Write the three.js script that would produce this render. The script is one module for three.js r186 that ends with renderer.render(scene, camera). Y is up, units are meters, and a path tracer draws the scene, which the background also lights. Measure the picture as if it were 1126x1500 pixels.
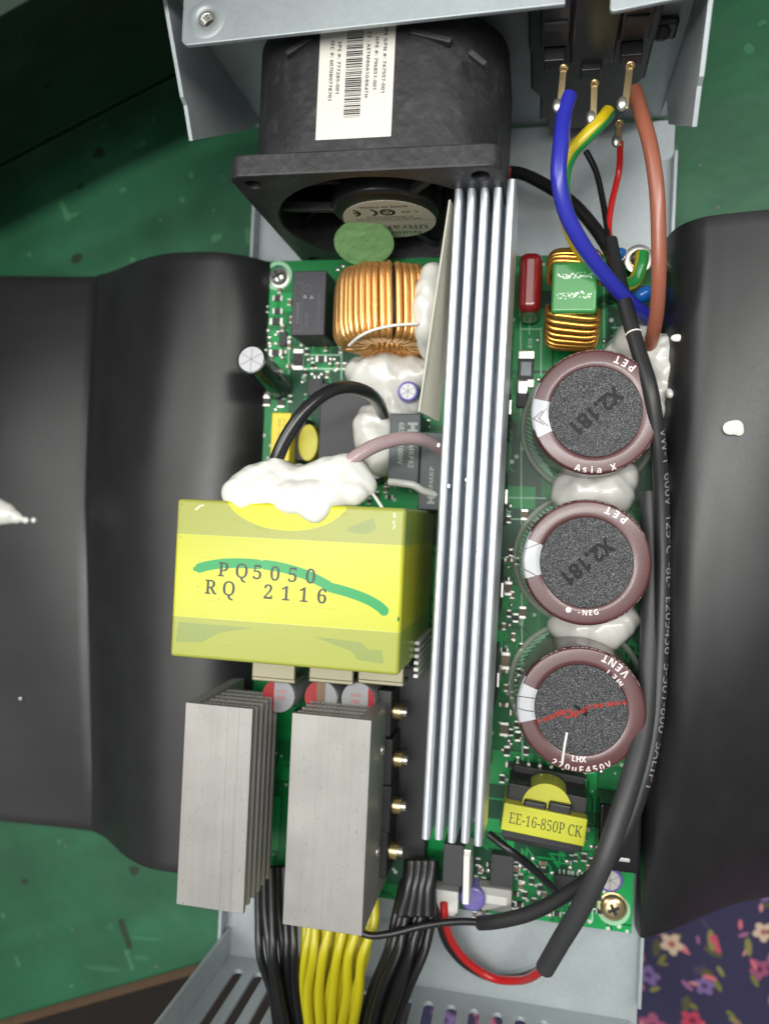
import * as THREE from 'three';
import { RoundedBoxGeometry } from 'three/addons/geometries/RoundedBoxGeometry.js';
import { mergeGeometries } from 'three/addons/utils/BufferGeometryUtils.js';
import { MarchingCubes } from 'three/addons/objects/MarchingCubes.js';
import { RectAreaLightUniformsLib } from 'three/addons/lights/RectAreaLightUniformsLib.js';

// ---------------------------------------------------------------- camera, light, exposure
// Shapes are written in millimetres (x across the board, y up from its top face, z along it) and scaled to metres when added.
const MM = 0.001, CAM_H = 231, FOCAL = 1127, CX = 563, CY = 750;
const down = new THREE.Vector3(785 - CX, -(768 - CY), -FOCAL).normalize();
const yC = down.clone().negate(), ROLL = 2.6 * Math.PI / 180;
const zC = new THREE.Vector3(-Math.sin(ROLL), -Math.cos(ROLL), 0); zC.z = -(zC.x * down.x + zC.y * down.y) / down.z; zC.normalize();
const xC = new THREE.Vector3().crossVectors(yC, zC);
const worldToCam = new THREE.Matrix4().makeBasis(xC, yC, zC), camToWorld = worldToCam.clone().transpose();
const scene = new THREE.Scene();
const camera = new THREE.PerspectiveCamera(2 * Math.atan(750 / FOCAL) * 180 / Math.PI, 0.75, 0.01, 20);
camera.quaternion.setFromRotationMatrix(camToWorld); camera.position.set(0, CAM_H * MM, 0);
camera.focus = 0.192; camera.userData.fStop = 9;
scene.add(camera);
scene.background = new THREE.Color(0.18, 0.185, 0.185);
RectAreaLightUniformsLib.init();
const renderer = new THREE.WebGLRenderer({ antialias: true });
renderer.setSize(768, 1024); renderer.toneMapping = THREE.LinearToneMapping; renderer.toneMappingExposure = 1;
renderer.shadowMap.enabled = true;
// the point of the place that stands at height h (mm) under a spot of the photograph
const at = (px, py, h) => { const w = new THREE.Vector3(px - CX, -(py - CY), -FOCAL).applyMatrix4(camToWorld), t = (h - CAM_H) / w.y; return new THREE.Vector3(w.x * t, h, w.z * t); };

// ---------------------------------------------------------------- helpers
let seed = 7; const rnd = () => { seed = (seed * 1664525 + 1013904223) >>> 0; return seed / 4294967296; };
const rr = (a, b) => a + (b - a) * rnd();
const used = {};
const numbered = (n) => { used[n] = (used[n] ?? -1) + 1; return used[n] ? n + '_' + String(used[n]).padStart(3, '0') : n; };
const placed = new WeakSet();                                        // meshes moved by position instead of by their vertices
function thing(name, label, category, group) {
  const g = new THREE.Group(); g.name = numbered(name); g.userData = { label, category }; if (group) g.userData.group = group; return g;
}
function part(parent, name, geo, mat, label) {
  const m = new THREE.Mesh(geo, mat); m.name = name; m.castShadow = m.receiveShadow = true; if (label) m.userData.label = label; parent.add(m); return m;
}
function piece(parent, name, geo, mat, p, turn = 0) {                // a piece whose shape is shared; geo already in metres
  const m = part(parent, name, geo, mat); m.position.set(p[0], p[1], p[2]); m.rotation.y = turn; placed.add(m); return m;
}
function finish(g) {
  const box = new THREE.Box3(), done = new Set();
  g.traverse((m) => { if (m.isMesh && !placed.has(m)) { m.geometry.computeBoundingBox(); box.union(m.geometry.boundingBox); } });
  const o = new THREE.Vector3((box.min.x + box.max.x) / 2, box.min.y, (box.min.z + box.max.z) / 2);
  g.traverse((m) => {
    if (!m.isMesh) return;
    if (placed.has(m)) { if (!placed.has(m.parent)) m.position.sub(o).multiplyScalar(MM); else m.position.multiplyScalar(MM); }
    else if (!done.has(m.geometry)) { done.add(m.geometry); m.geometry.translate(-o.x, -o.y, -o.z).scale(MM, MM, MM); }
  });
  g.position.copy(o).multiplyScalar(MM); scene.add(g); return g;
}
function single(name, geo, mat, label, category, group, kind) {      // a thing that is one mesh
  geo.computeBoundingBox(); const b = geo.boundingBox, o = new THREE.Vector3((b.min.x + b.max.x) / 2, b.min.y, (b.min.z + b.max.z) / 2);
  geo.translate(-o.x, -o.y, -o.z).scale(MM, MM, MM);
  const m = new THREE.Mesh(geo, mat); m.name = numbered(name); m.castShadow = m.receiveShadow = true; m.position.copy(o).multiplyScalar(MM);
  m.userData = kind ? { kind, label } : { label, category }; if (kind !== 'structure' && kind) m.userData.category = category; if (group) m.userData.group = group; scene.add(m); return m;
}
const M4 = (x, y, z, rx = 0, ry = 0, rz = 0) => new THREE.Matrix4().compose(new THREE.Vector3(x, y, z), new THREE.Quaternion().setFromEuler(new THREE.Euler(rx, ry, rz)), new THREE.Vector3(1, 1, 1));
function uvMM(geo, s, along = 'z') {                                  // uv in multiples of s mm, from the face's main direction
  const p = geo.attributes.position, n = geo.attributes.normal, uv = new Float32Array(p.count * 2);
  for (let i = 0; i < p.count; i++) {
    const a = [Math.abs(n.getX(i)), Math.abs(n.getY(i)), Math.abs(n.getZ(i))], x = p.getX(i), y = p.getY(i), z = p.getZ(i);
    const [u, v] = a[1] >= a[0] && a[1] >= a[2] ? [x, z] : a[0] >= a[2] ? [y, z] : [x, y];
    uv[2 * i] = u / s; uv[2 * i + 1] = v / s;
  }
  geo.setAttribute('uv', new THREE.BufferAttribute(uv, 2)); return geo;
}
const box = (w, h, d, x, y, z, ry = 0, r = 0.25, s = 40) => uvMM(new RoundedBoxGeometry(w, h, d, 2, Math.min(r, w / 2.1, h / 2.1, d / 2.1)), s).applyMatrix4(M4(x, y, z, 0, ry));
const cyl = (r1, r2, h, x, y, z, seg = 28) => new THREE.CylinderGeometry(r1, r2, h, seg).translate(x, y, z);
const merge = (list) => mergeGeometries(list.map((g) => { const q = g.index ? g.toNonIndexed() : g; for (const k of Object.keys(q.attributes)) if (!['position', 'normal', 'uv'].includes(k)) q.deleteAttribute(k); q.clearGroups?.(); return q; }));
const path = (pts) => new THREE.CatmullRomCurve3(pts.map((p) => p.isVector3 ? p : at(...p)), false, 'centripetal');
function tube(pts, r, seg = 60, rad = 14) {
  const c = path(pts), g = new THREE.TubeGeometry(c, seg, r, rad), ends = [];
  for (const t of [0, 1]) {
    const d = c.getTangent(t).multiplyScalar(t ? 1 : -1), e = new THREE.SphereGeometry(r * 0.98, rad, 6, 0, Math.PI * 2, 0, Math.PI / 2).scale(1, 0.4, 1);
    e.applyQuaternion(new THREE.Quaternion().setFromUnitVectors(new THREE.Vector3(0, 1, 0), d)).translate(...c.getPoint(t).toArray()); ends.push(e);
  }
  return merge([g, ...ends]);
}
function prism(points, depth, axis = 'y', bevel = 0.2) {             // outline [a, b] pushed along an axis
  const s = new THREE.Shape(points.map(([a, b]) => new THREE.Vector2(a, b)));
  return extrude(s, depth, axis, bevel);
}
function extrude(s, depth, axis = 'y', bevel = 0.2, curve = 24) {
  const g = new THREE.ExtrudeGeometry(s, { depth: depth - 2 * bevel, bevelEnabled: bevel > 0, bevelSize: bevel, bevelThickness: bevel, bevelOffset: -bevel, bevelSegments: 2, curveSegments: curve });
  g.translate(0, 0, bevel);
  if (axis === 'y') g.applyMatrix4(new THREE.Matrix4().set(1, 0, 0, 0, 0, 0, 1, 0, 0, 1, 0, 0, 0, 0, 0, 1)), flip(g);   // (a, b) -> (x, z)
  if (axis === 'x') g.applyMatrix4(new THREE.Matrix4().set(0, 0, 1, 0, 0, 1, 0, 0, 1, 0, 0, 0, 0, 0, 0, 1)), flip(g);   // (a, b) -> (z, y)
  return g;
}
function flip(g) {                                                    // keeps the winding outward after a mirroring swap of axes
  if (g.index) g.setIndex([...g.index.array].map((_, i, a) => a[i % 3 === 1 ? i + 1 : i % 3 === 2 ? i - 1 : i]));
  else for (const k of Object.keys(g.attributes)) { const a = g.attributes[k], n = a.itemSize; for (let i = 0; i < a.count; i += 3) for (let c = 0; c < n; c++) { const t = a.array[(i + 1) * n + c]; a.array[(i + 1) * n + c] = a.array[(i + 2) * n + c]; a.array[(i + 2) * n + c] = t; } }
  g.computeVertexNormals(); return g;
}
function roundRect(w, d, r, cx = 0, cy = 0) {
  const s = new THREE.Shape(), x = cx - w / 2, y = cy - d / 2;
  s.moveTo(x + r, y).lineTo(x + w - r, y).absarc(x + w - r, y + r, r, -Math.PI / 2, 0).lineTo(x + w, y + d - r).absarc(x + w - r, y + d - r, r, 0, Math.PI / 2).lineTo(x + r, y + d).absarc(x + r, y + d - r, r, Math.PI / 2, Math.PI).lineTo(x, y + r).absarc(x + r, y + r, r, Math.PI, 1.5 * Math.PI);
  return s;
}
const hole = (x, y, r) => { const p = new THREE.Path(); p.absarc(x, y, r, 0, Math.PI * 2, true); return p; };
const lathe = (pts, x, y, z, seg = 48) => new THREE.LatheGeometry(pts.map(([a, b]) => new THREE.Vector2(a, b)), seg).translate(x, y, z);
// a lump of soft glue: balls [px, py, h, r, squash] run together; k is how softly they join
function blob(balls, k = 2, cell = 0.55, wob = 0.35) {
  const c = balls.map(([px, py, h, r, sq = 1, sx = 1]) => { const v = px?.isVector3 ? px : at(px, py, h); return [v.x, v.y, v.z, r, sq, sx]; });
  const lo = [1e9, 1e9, 1e9], hi = [-1e9, -1e9, -1e9];
  for (const b of c) for (let i = 0; i < 3; i++) { lo[i] = Math.min(lo[i], b[i] - b[3] * Math.max(1, b[5])); hi[i] = Math.max(hi[i], b[i] + b[3] * Math.max(1, b[5])); }
  const half = Math.max(hi[0] - lo[0], hi[1] - lo[1], hi[2] - lo[2]) / 2 + k + 2, mid = lo.map((v, i) => (v + hi[i]) / 2), res = Math.min(110, Math.ceil(2 * half / cell));
  const mc = new MarchingCubes(res, new THREE.MeshStandardMaterial(), false, false, 160000);
  mc.isolation = 0;
  for (let z = 0, q = 0; z < res; z++) for (let y = 0; y < res; y++) for (let x = 0; x < res; x++, q++) {
    const X = mid[0] + (x - res / 2) / (res / 2) * half, Y = mid[1] + (y - res / 2) / (res / 2) * half, Z = mid[2] + (z - res / 2) / (res / 2) * half;
    let e = 0; for (const b of c) { const d = Math.hypot((X - b[0]) / b[5], (Y - b[1]) / b[4], Z - b[2]) - b[3]; e += Math.exp(-Math.min(60, d / k * 2.2)); }
    mc.field[q] = Math.log(Math.max(e, 1e-30)) * k / 2.2 + wob * (1.6 * fbm((X + 200) / 32, (Z + 200) / 32 + Y / 40, 7, 91, 2) - 0.8 + 0.3 * Math.sin(X * 0.35 + Z * 0.3) * Math.sin(Z * 0.42 - X * 0.2));
  }
  mc.update();
  const g = new THREE.BufferGeometry(), n = mc.count * 3;
  g.setAttribute('position', new THREE.BufferAttribute(mc.positionArray.slice(0, n), 3)); g.setAttribute('normal', new THREE.BufferAttribute(mc.normalArray.slice(0, n), 3));
  g.setAttribute('uv', new THREE.BufferAttribute(new Float32Array(mc.count * 2), 2));
  const nn = g.attributes.normal; for (let i = 0; i < nn.count; i++) { const l = Math.hypot(nn.getX(i), nn.getY(i), nn.getZ(i)) || 1; nn.setXYZ(i, nn.getX(i) / l, nn.getY(i) / l, nn.getZ(i) / l); }
  return g.scale(half, half, half).translate(...mid);
}

// ---------------------------------------------------------------- textures
const hash = (x, y, s) => { let h = (x * 374761393 + y * 668265263 + s * 974634535) | 0; h = Math.imul(h ^ (h >>> 13), 1274126177); return ((h ^ (h >>> 16)) >>> 0) / 4294967296; };
const vnoise = (x, y, n, s, ny = n) => { const xi = Math.floor(x), yi = Math.floor(y), f = x - xi, g = y - yi, u = f * f * (3 - 2 * f), v = g * g * (3 - 2 * g), m = (a, b) => hash(((a % n) + n) % n, ((b % ny) + ny) % ny, s); return (m(xi, yi) * (1 - u) + m(xi + 1, yi) * u) * (1 - v) + (m(xi, yi + 1) * (1 - u) + m(xi + 1, yi + 1) * u) * v; };
const fbm = (u, v, n, s, oct = 4) => { let a = 0.5, t = 0, w = 0; for (let i = 0; i < oct; i++) { t += a * vnoise(u * n, v * n, n, s + i); w += a; n *= 2; a *= 0.5; } return t / w; };
function dataTex(size, fn, srgb = false) {
  const d = new Uint8Array(size * size * 4);
  for (let y = 0; y < size; y++) for (let x = 0; x < size; x++) { const c = fn(x / size, y / size, x, y), q = (y * size + x) * 4, a = Array.isArray(c) ? c : [c, c, c]; for (let i = 0; i < 3; i++) d[q + i] = Math.max(0, Math.min(255, a[i] * 255)); d[q + 3] = 255; }
  const t = new THREE.DataTexture(d, size, size); t.wrapS = t.wrapT = THREE.RepeatWrapping; t.magFilter = THREE.LinearFilter; t.minFilter = THREE.LinearMipmapLinearFilter; t.generateMipmaps = true; if (srgb) t.colorSpace = THREE.SRGBColorSpace; t.needsUpdate = true; return t;
}
function drawn(w, h, fn, srgb = true) {
  const c = document.createElement('canvas'); c.width = w; c.height = h; const x = c.getContext('2d'); fn(x, w, h);
  const t = new THREE.CanvasTexture(c); if (srgb) t.colorSpace = THREE.SRGBColorSpace; t.anisotropy = 8; return t;
}
const grain = dataTex(256, (u, v, x, y) => hash(x, y, 3));
const coarse = dataTex(256, (u, v) => fbm(u, v, 6, 11, 5));
const brushed = dataTex(512, (u, v, x, y) => 0.35 * vnoise(u * 128, v * 3, 128, 5, 3) + 0.35 * vnoise(u * 256, v * 6, 256, 8, 6) + 0.2 * vnoise(u * 24, v * 2, 24, 9, 2) + 0.1 * hash(x, y, 4));
const brushedColor = dataTex(512, (u, v, x, y) => { const s = 0.8 + 0.02 * vnoise(u * 60, v * 2, 60, 5, 2) + 0.025 * vnoise(u * 256, v * 6, 256, 8, 6) + 0.13 * (fbm(u, v, 5, 31, 5) - 0.5) + 0.03 * (hash(x, y, 4) - 0.5) + (vnoise(u * 40, 0, 40, 15, 1) > 0.88 ? -0.04 : 0), scr = vnoise(u * 60, v * 14, 60, 51, 14) > 0.94 ? 0.95 : 1, pit = hash(x >> 1, y >> 2, 77) > 0.9975 ? 0.82 : 1; return s * scr * pit; }, true);
const galv = dataTex(512, (u, v, x, y) => { const n = fbm(u, v, 10, 21, 4), m = vnoise(u * 60, v * 60, 60, 33); return 0.86 + 0.05 * (n - 0.5) + 0.03 * (m - 0.5) + 0.02 * hash(x, y, 2); }, true);
const unusedRough = () => 0; //dataTex(256, (u, v) => 0.45 + 0.4 * (fbm(u, v, 14, 41, 4) - 0.5) + 0.2 * vnoise(u * 50, v * 50, 50, 61));
const sheetColor = dataTex(512, (u, v, x, y) => { const m = fbm(u, v, 5, 111, 5), sc = vnoise(u * 8 + v * 5, v * 160, 512, 113, 160); let c = 0.125 + 0.04 * (m - 0.5); if (hash(x, y, 119) > 0.9985) c += 0.16; if (sc > 0.96) c += 0.025; return [c, c * 1.01, c * 1.05]; }, true);
const sheetRough = dataTex(256, (u, v) => 0.37 + 0.05 * (fbm(u, v, 3, 121, 4) - 0.5) + 0.03 * vnoise(u * 60, v * 60, 60, 125));
const finColor = dataTex(256, (u, v, x, y) => { const s = 0.92 + 0.06 * (fbm(u, v, 8, 131, 4) - 0.5) + 0.03 * vnoise(u * 90, v * 4, 90, 133, 4) - (hash(x, y >> 1, 137) > 0.997 ? 0.12 : 0); return [s * 0.97, s * 0.985, s]; }, true);
const worn = dataTex(256, (u, v) => { const n = fbm(u, v, 4, 61, 5), m = fbm(u, v, 16, 67, 3); return 0.62 + 0.5 * Math.max(0, n - 0.42) + 0.35 * Math.max(0, m - 0.5) * (n > 0.5 ? 1.6 : 0.6); }, true);
const std = (o) => new THREE.MeshStandardMaterial(o), phys = (o) => new THREE.MeshPhysicalMaterial(o);
const lin = (r, g, b) => new THREE.Color().setRGB(r, g, b);
const mat = {
  steel: phys({ color: lin(0.56, 0.62, 0.64), map: galv, metalness: 0.35, roughness: 0.45 }),
  alu: std({ color: lin(0.5, 0.485, 0.46), map: brushedColor, metalness: 0.45, roughness: 0.5 }),
  aluFin: std({ color: lin(0.95, 0.97, 1), map: finColor, metalness: 0.8, roughness: 0.36, bumpMap: brushed, bumpScale: 0.000012 }),
  blackPlastic: std({ color: lin(0.016, 0.016, 0.018), roughness: 0.33, bumpMap: coarse, bumpScale: 0.00008 }),
  fanPlastic: std({ color: lin(0.055, 0.055, 0.06), map: worn, roughness: 0.5, bumpMap: coarse, bumpScale: 0.0003 }),
  darkGrey: std({ color: lin(0.035, 0.036, 0.04), roughness: 0.55 }),
  filmGrey: std({ color: lin(0.09, 0.11, 0.12), roughness: 0.5 }),
  sheet: phys({ color: lin(1, 1, 1), map: sheetColor, roughness: 1, roughnessMap: sheetRough, bumpMap: grain, bumpScale: 0.00001, specularIntensity: 1 }),
  glue: phys({ color: lin(0.7, 0.7, 0.65), roughness: 0.24, clearcoat: 0.5, clearcoatRoughness: 0.12 }),
  copper: std({ color: lin(0.82, 0.45, 0.16), metalness: 0.8, roughness: 0.27 }),
  copperGold: std({ color: lin(0.8, 0.42, 0.09), metalness: 0.85, roughness: 0.25 }),
  tin: std({ color: lin(0.75, 0.73, 0.68), metalness: 0.9, roughness: 0.3 }),
  brass: std({ color: lin(0.75, 0.6, 0.33), metalness: 0.95, roughness: 0.28 }),
  yellow: phys({ color: lin(0.5, 0.45, 0.02), roughness: 0.4 }),
  blackWire: phys({ color: lin(0.012, 0.012, 0.013), roughness: 0.32 }),
  sleeve: phys({ color: lin(0.014, 0.014, 0.015), roughness: 0.3, clearcoat: 0.3, clearcoatRoughness: 0.2 }),
  white: std({ color: lin(0.7, 0.7, 0.66), roughness: 0.5 }),
  core: std({ color: lin(0.02, 0.02, 0.022), roughness: 0.5 }),
  purple: phys({ color: lin(0.16, 0.13, 0.42), roughness: 0.3, clearcoat: 0.5 }),
  capTop: std({ color: lin(0.5, 0.51, 0.52), metalness: 0.5, roughness: 0.5 }),
  score: std({ color: lin(0.22, 0.22, 0.23), metalness: 0.5, roughness: 0.5 }),
  foil: std({ color: lin(0.3, 0.28, 0.19), metalness: 0.5, roughness: 0.5 }),
  smd: std({ color: lin(0.02, 0.02, 0.02), roughness: 0.5 }),
  smdTan: std({ color: lin(0.2, 0.15, 0.09), roughness: 0.5 }),
};

// ---------------------------------------------------------------- bench, cloth, lamps and added shade board
const A23 = 23.2 * Math.PI / 180, benchLocal = (lx, lz) => [lx * Math.cos(A23) + lz * Math.sin(A23), -lx * Math.sin(A23) + lz * Math.cos(A23)];
const benchColor = dataTex(1024, (u, v, x, y) => {
  const n = fbm(u, v, 5, 71, 5), m = fbm(u, v, 22, 91, 3), str = vnoise(u * 12, v * 90, 12, 14, 90), spot = vnoise(u * 70, v * 70, 70, 17), chip = vnoise(u * 40, v * 55, 40, 27, 55), dustSheen = Math.max(0, Math.min(1, (n - 0.5) * 3.2)) * Math.max(0, Math.min(1, (m - 0.4) * 3));
  const sheenPatch = Math.exp(-((u - 0.74) ** 2 + (v - 0.8) ** 2) / 0.03); let r = 0.105, g = 0.375, b = 0.235; const k = 0.85 + 0.2 * (m - 0.5) + 0.1 * (str - 0.5) + 0.2 * (n - 0.5);
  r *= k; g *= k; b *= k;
  const du = dustSheen * 0.6 + sheenPatch * (0.25 + 0.8 * (m - 0.3)); r += 0.13 * du; g += 0.09 * du; b += 0.11 * du;  // lamp sheen painted in as pale grey blotches, strongest at the upper left
  if (spot > 0.93) { r += 0.1; g += 0.09; b += 0.07; }
  if (chip > 0.955) { r = r * 0.5 + 0.04; g *= 0.55; b *= 0.5; }
  const sc = vnoise(u * 30 + v * 14, v * 170 - u * 60, 1024, 57, 1024) * vnoise(u * 9, v * 9, 9, 59); if (sc > 0.7) { r += 0.06; g += 0.055; b += 0.05; }
  if (hash(x >> 1, y >> 1, 6) > 0.9993) { r = g = b = 0.35; }
  return [r, g, b];
}, true);
const benchBump = dataTex(1024, (u, v) => 0.6 * fbm(u, v, 30, 5, 4) + 0.12 * vnoise(u * 12, v * 60, 12, 15, 60));
{
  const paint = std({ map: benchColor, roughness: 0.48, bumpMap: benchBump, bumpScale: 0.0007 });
  const wood = std({ color: lin(0.1, 0.052, 0.02), roughness: 0.7, map: brushedColor });
  const g = new THREE.Group(); g.name = 'workbench'; g.userData = { kind: 'structure', label: 'worn green painted wooden workbench under the device' };
  const plank = (z0, z1) => { const b = box(1500, 24, z1 - z0, 0, -24, (z0 + z1) / 2, 0, 1.2, 420); return b.applyMatrix4(M4(0, 0, 0, 0, A23)); };
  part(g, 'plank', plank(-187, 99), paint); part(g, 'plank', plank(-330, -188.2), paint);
  part(g, 'front_edge', box(1500, 20, 4, 0, -25, 101.3, 0, 0.8, 120).applyMatrix4(M4(0, 0, 0, 0, A23)), wood, 'bare brown wooden front edge');
  finish(g);
  const floor = std({ color: lin(0.035, 0.028, 0.022), roughness: 0.8 });
  single('floor', new THREE.BoxGeometry(6000, 20, 6000).translate(0, -710, 0), floor, 'dark floor under the bench', '', null, 'structure');
}
{ // unseen board added over the bench back; its front edge casts the shadow there
  const s = box(1500, 18, 220, 0, 99, -247.5, 0, 1, 300).applyMatrix4(M4(0, 0, 0, 0, A23));
  single('shade_board', s, std({ color: lin(0.1, 0.16, 0.12), roughness: 0.6 }), 'unseen green board added to shade the back of the bench', 'shade_board');
}
function lamp(pos, target, w, d, power, label, turn = A23) {           // fitting, glowing face and the light just in front of it
  const g = thing('key_or_fill_lamp', label, 'lamp'), dir = new THREE.Vector3(...target).sub(new THREE.Vector3(...pos)).normalize();
  const zA = dir.clone().negate(), xA = new THREE.Vector3(Math.cos(turn), 0, -Math.sin(turn)); xA.addScaledVector(zA, -xA.dot(zA)).normalize(); const yA = new THREE.Vector3().crossVectors(zA, xA);
  const B = new THREE.Matrix4().makeBasis(xA, yA, zA), T = B.clone().setPosition(...pos);
  part(g, 'lamp_housing', box(w + 30, d + 30, 40, 0, 0, 30, 0, 4).applyMatrix4(T), mat.white);
  part(g, 'diffuser', box(w, d, 8, 0, 0, 5, 0, 2).applyMatrix4(T), std({ color: lin(0.8, 0.8, 0.8), emissive: lin(1, 1, 1), emissiveIntensity: 1 }));
  finish(g);
  const l = new THREE.RectAreaLight(new THREE.Color(1, 0.985, 0.95), power, w * MM, d * MM);
  l.quaternion.setFromRotationMatrix(B); l.position.set(...pos).addScaledVector(dir, 2).multiplyScalar(MM); scene.add(l);
}
{ const [x, z] = benchLocal(140, -40); lamp([x, 480, z], [x, 0, z], 900, 24, 43, 'long white tube lamp over the bench'); }
lamp([-380, 1900, 60], [-380, 0, 60], 1500, 1500, 1.9, 'wide white panel added overhead as fill light');  // broad fill light, added out of view
lamp([-780, 800, -330], [-100, 0, -60], 520, 520, 4, 'square white panel added at the side for reflections on the black sheets', 1.2);  // added out of view to lay reflection bands on the black sheets
{ // flowered cloth over the lap in front of the bench
  const flowers = drawn(1024, 1024, (c, W) => {
    c.fillStyle = '#35324f'; c.fillRect(0, 0, W, W);
    const petal = (x, y, r, n, col, mid) => { c.fillStyle = col; for (let i = 0; i < n; i++) { const a = i / n * 6.283 + x; c.beginPath(); c.ellipse(x + Math.cos(a) * r * 0.6, y + Math.sin(a) * r * 0.6, r * 0.52, r * 0.4, a, 0, 7); c.fill(); } c.fillStyle = mid; c.beginPath(); c.arc(x, y, r * 0.32, 0, 7); c.fill(); };
    const leaf = (x, y, r, a, col) => { c.fillStyle = col; c.save(); c.translate(x, y); c.rotate(a); c.beginPath(); c.ellipse(0, 0, r, r * 0.38, 0, 0, 7); c.fill(); c.restore(); };
    let s = 5; const q = () => { s = (s * 16807) % 2147483647; return s / 2147483647; };
    for (let j = 0; j < 8; j++) for (let i = 0; i < 8; i++) {
      const x = (i + 0.2 + q() * 0.6 + (j % 2) * 0.4) * 128, y = (j + 0.2 + q() * 0.6) * 128, k = Math.floor(q() * 5);
      for (let n = 0; n < 4; n++) leaf(x + (q() - 0.5) * 110, y + (q() - 0.5) * 110, 13 + q() * 16, q() * 6, ['#77763c', '#57543a', '#86834a', '#4b4058'][n]);
      petal(x, y, 26 + q() * 16, 5, ['#b8405a', '#cdb49c', '#7c6498', '#c04e66', '#9a5070'][k], ['#74243a', '#a65c5a', '#4a3a64', '#83283f', '#5b2c46'][k]);
      for (let n = 0; n < 3; n++) leaf(x + (q() - 0.5) * 130, y + (q() - 0.5) * 130, 10 + q() * 10, q() * 6, ['#cc6a76', '#a0648a', '#cc888c'][n]);
    }
  });
  flowers.wrapS = flowers.wrapT = THREE.RepeatWrapping;
  const g = new THREE.PlaneGeometry(420, 330, 60, 50).rotateX(-Math.PI / 2), p = g.attributes.position;
  for (let i = 0; i < p.count; i++) { const x = p.getX(i), z = p.getZ(i); p.setY(i, -10 * Math.pow((x - 20) / 100, 2) * 0.7 + 4 * Math.sin(x * 0.05 + z * 0.02) + 2.5 * Math.sin(x * 0.1 - z * 0.06)); }
  const u = g.attributes.uv; for (let i = 0; i < u.count; i++) u.setXY(i, u.getX(i) * 420 / 145, u.getY(i) * 330 / 145);
  g.computeVertexNormals(); g.rotateY(0.3).translate(160, -105, 205);
  single('flowered_cloth', g, std({ map: flowers, roughness: 0.95, bumpMap: grain, bumpScale: 0.0003, side: THREE.DoubleSide }), 'dark blue cloth with red and cream flowers below the bench edge', 'cloth');
}

// ---------------------------------------------------------------- steel chassis
{
  const g = thing('steel_chassis', 'galvanised steel device chassis with slotted end and folded end plate', 'chassis');
  part(g, 'floor_panel', box(130, 1.2, 270, -29.5, -9.6, 12.5, 0, 0.3, 60), mat.steel);
  for (const [x, n] of [[-94.2, 0], [35.3, 1]]) part(g, 'side_lip', box(1.1, 5.5, 250, x, -6.6, 14, 0, 0.3, 60), mat.steel);
  part(g, 'rear_plate', box(126, 82, 1.2, -30, 31.5, -123.8, 0, 0.3, 60), mat.steel);
  // left and right wings with a sloped free edge and a small step
  for (const [x, dx] of [[-91.2, 0], [31.2, 1]]) {
    const zf = dx ? 5 : 0, w = prism([[-123, -8], [-121, 5], [-116 + zf, 11], [-94.5 + zf * 0.6, 48], [-101.5 + zf * 0.6, 52], [-102.5 + zf * 0.6, 54], [-120, 65], [-123, 66]], 1.1, 'x', 0.15).translate(x - 0.55, 0, 0);
    part(g, 'side_wing', uvMM(w, 60), mat.steel);
  }
  const f = (x0, x1, corner) => { const s = new THREE.Shape(); s.moveTo(x0, -124.3).lineTo(x1, -124.3).lineTo(x1, -110.6).lineTo(x0 + corner, -108.2).quadraticCurveTo(x0, -108.2, x0, -108.2 - corner).lineTo(x0, -124.3); return s; };
  const fs = f(-86.2, 1.2, 2); fs.lineTo(-86.2, -124.3); fs.holes.push(hole(-80.2, -114, 2.1));
  part(g, 'top_flange', uvMM(extrude(fs, 1.2, 'y', 0.2), 60).translate(0, 64, 0), mat.steel);
  part(g, 'top_flange', uvMM(extrude(f(10.5, 30, 1), 1.2, 'y', 0.2), 60).translate(0, 64, 0), mat.steel);
  const boss = part(g, 'screw_boss', lathe([[4.6, 0], [3.6, 0.35], [2.3, 0.2], [2.1, -0.6], [2.1, -3], [3, -3]], -80.2, 65.2, -114), mat.steel);
  part(boss, 'screw_thread', merge([0, 1, 2].map((i) => new THREE.TorusGeometry(1.75, 0.4, 8, 24).rotateX(Math.PI / 2).translate(-80.2, 64.4 - i * 0.8, -114)).concat([cyl(1.5, 1.5, 0.3, -80, 61.5, -114)])), mat.tin);
  // slotted front plate
  const fp = roundRect(126, 92, 1, -30, 37);
  for (let i = 0; i < 17; i++) { const x = -86 + i * 6.75, p = new THREE.Path(); p.absarc(x, -0.4, 1.6, Math.PI, 0, false); p.lineTo(x + 1.6, 32); p.absarc(x, 32, 1.6, 0, Math.PI, false); p.lineTo(x - 1.6, -0.4); fp.holes.push(p); }
  part(g, 'slotted_end_plate', uvMM(extrude(fp, 1.2, 'z', 0.15, 8).translate(0, 0, 145.5), 60), mat.steel);
  part(g, 'corner_fold', box(1.2, 60, 9, -92.8, 21, 141, 0, 0.3, 60), mat.steel);
  for (const [px, py] of [[332, 1413], [325, 1392]]) { const v = at(px, py, -8.9); part(g, 'rivet_hole', cyl(0.8, 0.8, 0.4, v.x, v.y, v.z), mat.core); }
  finish(g);
}

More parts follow.
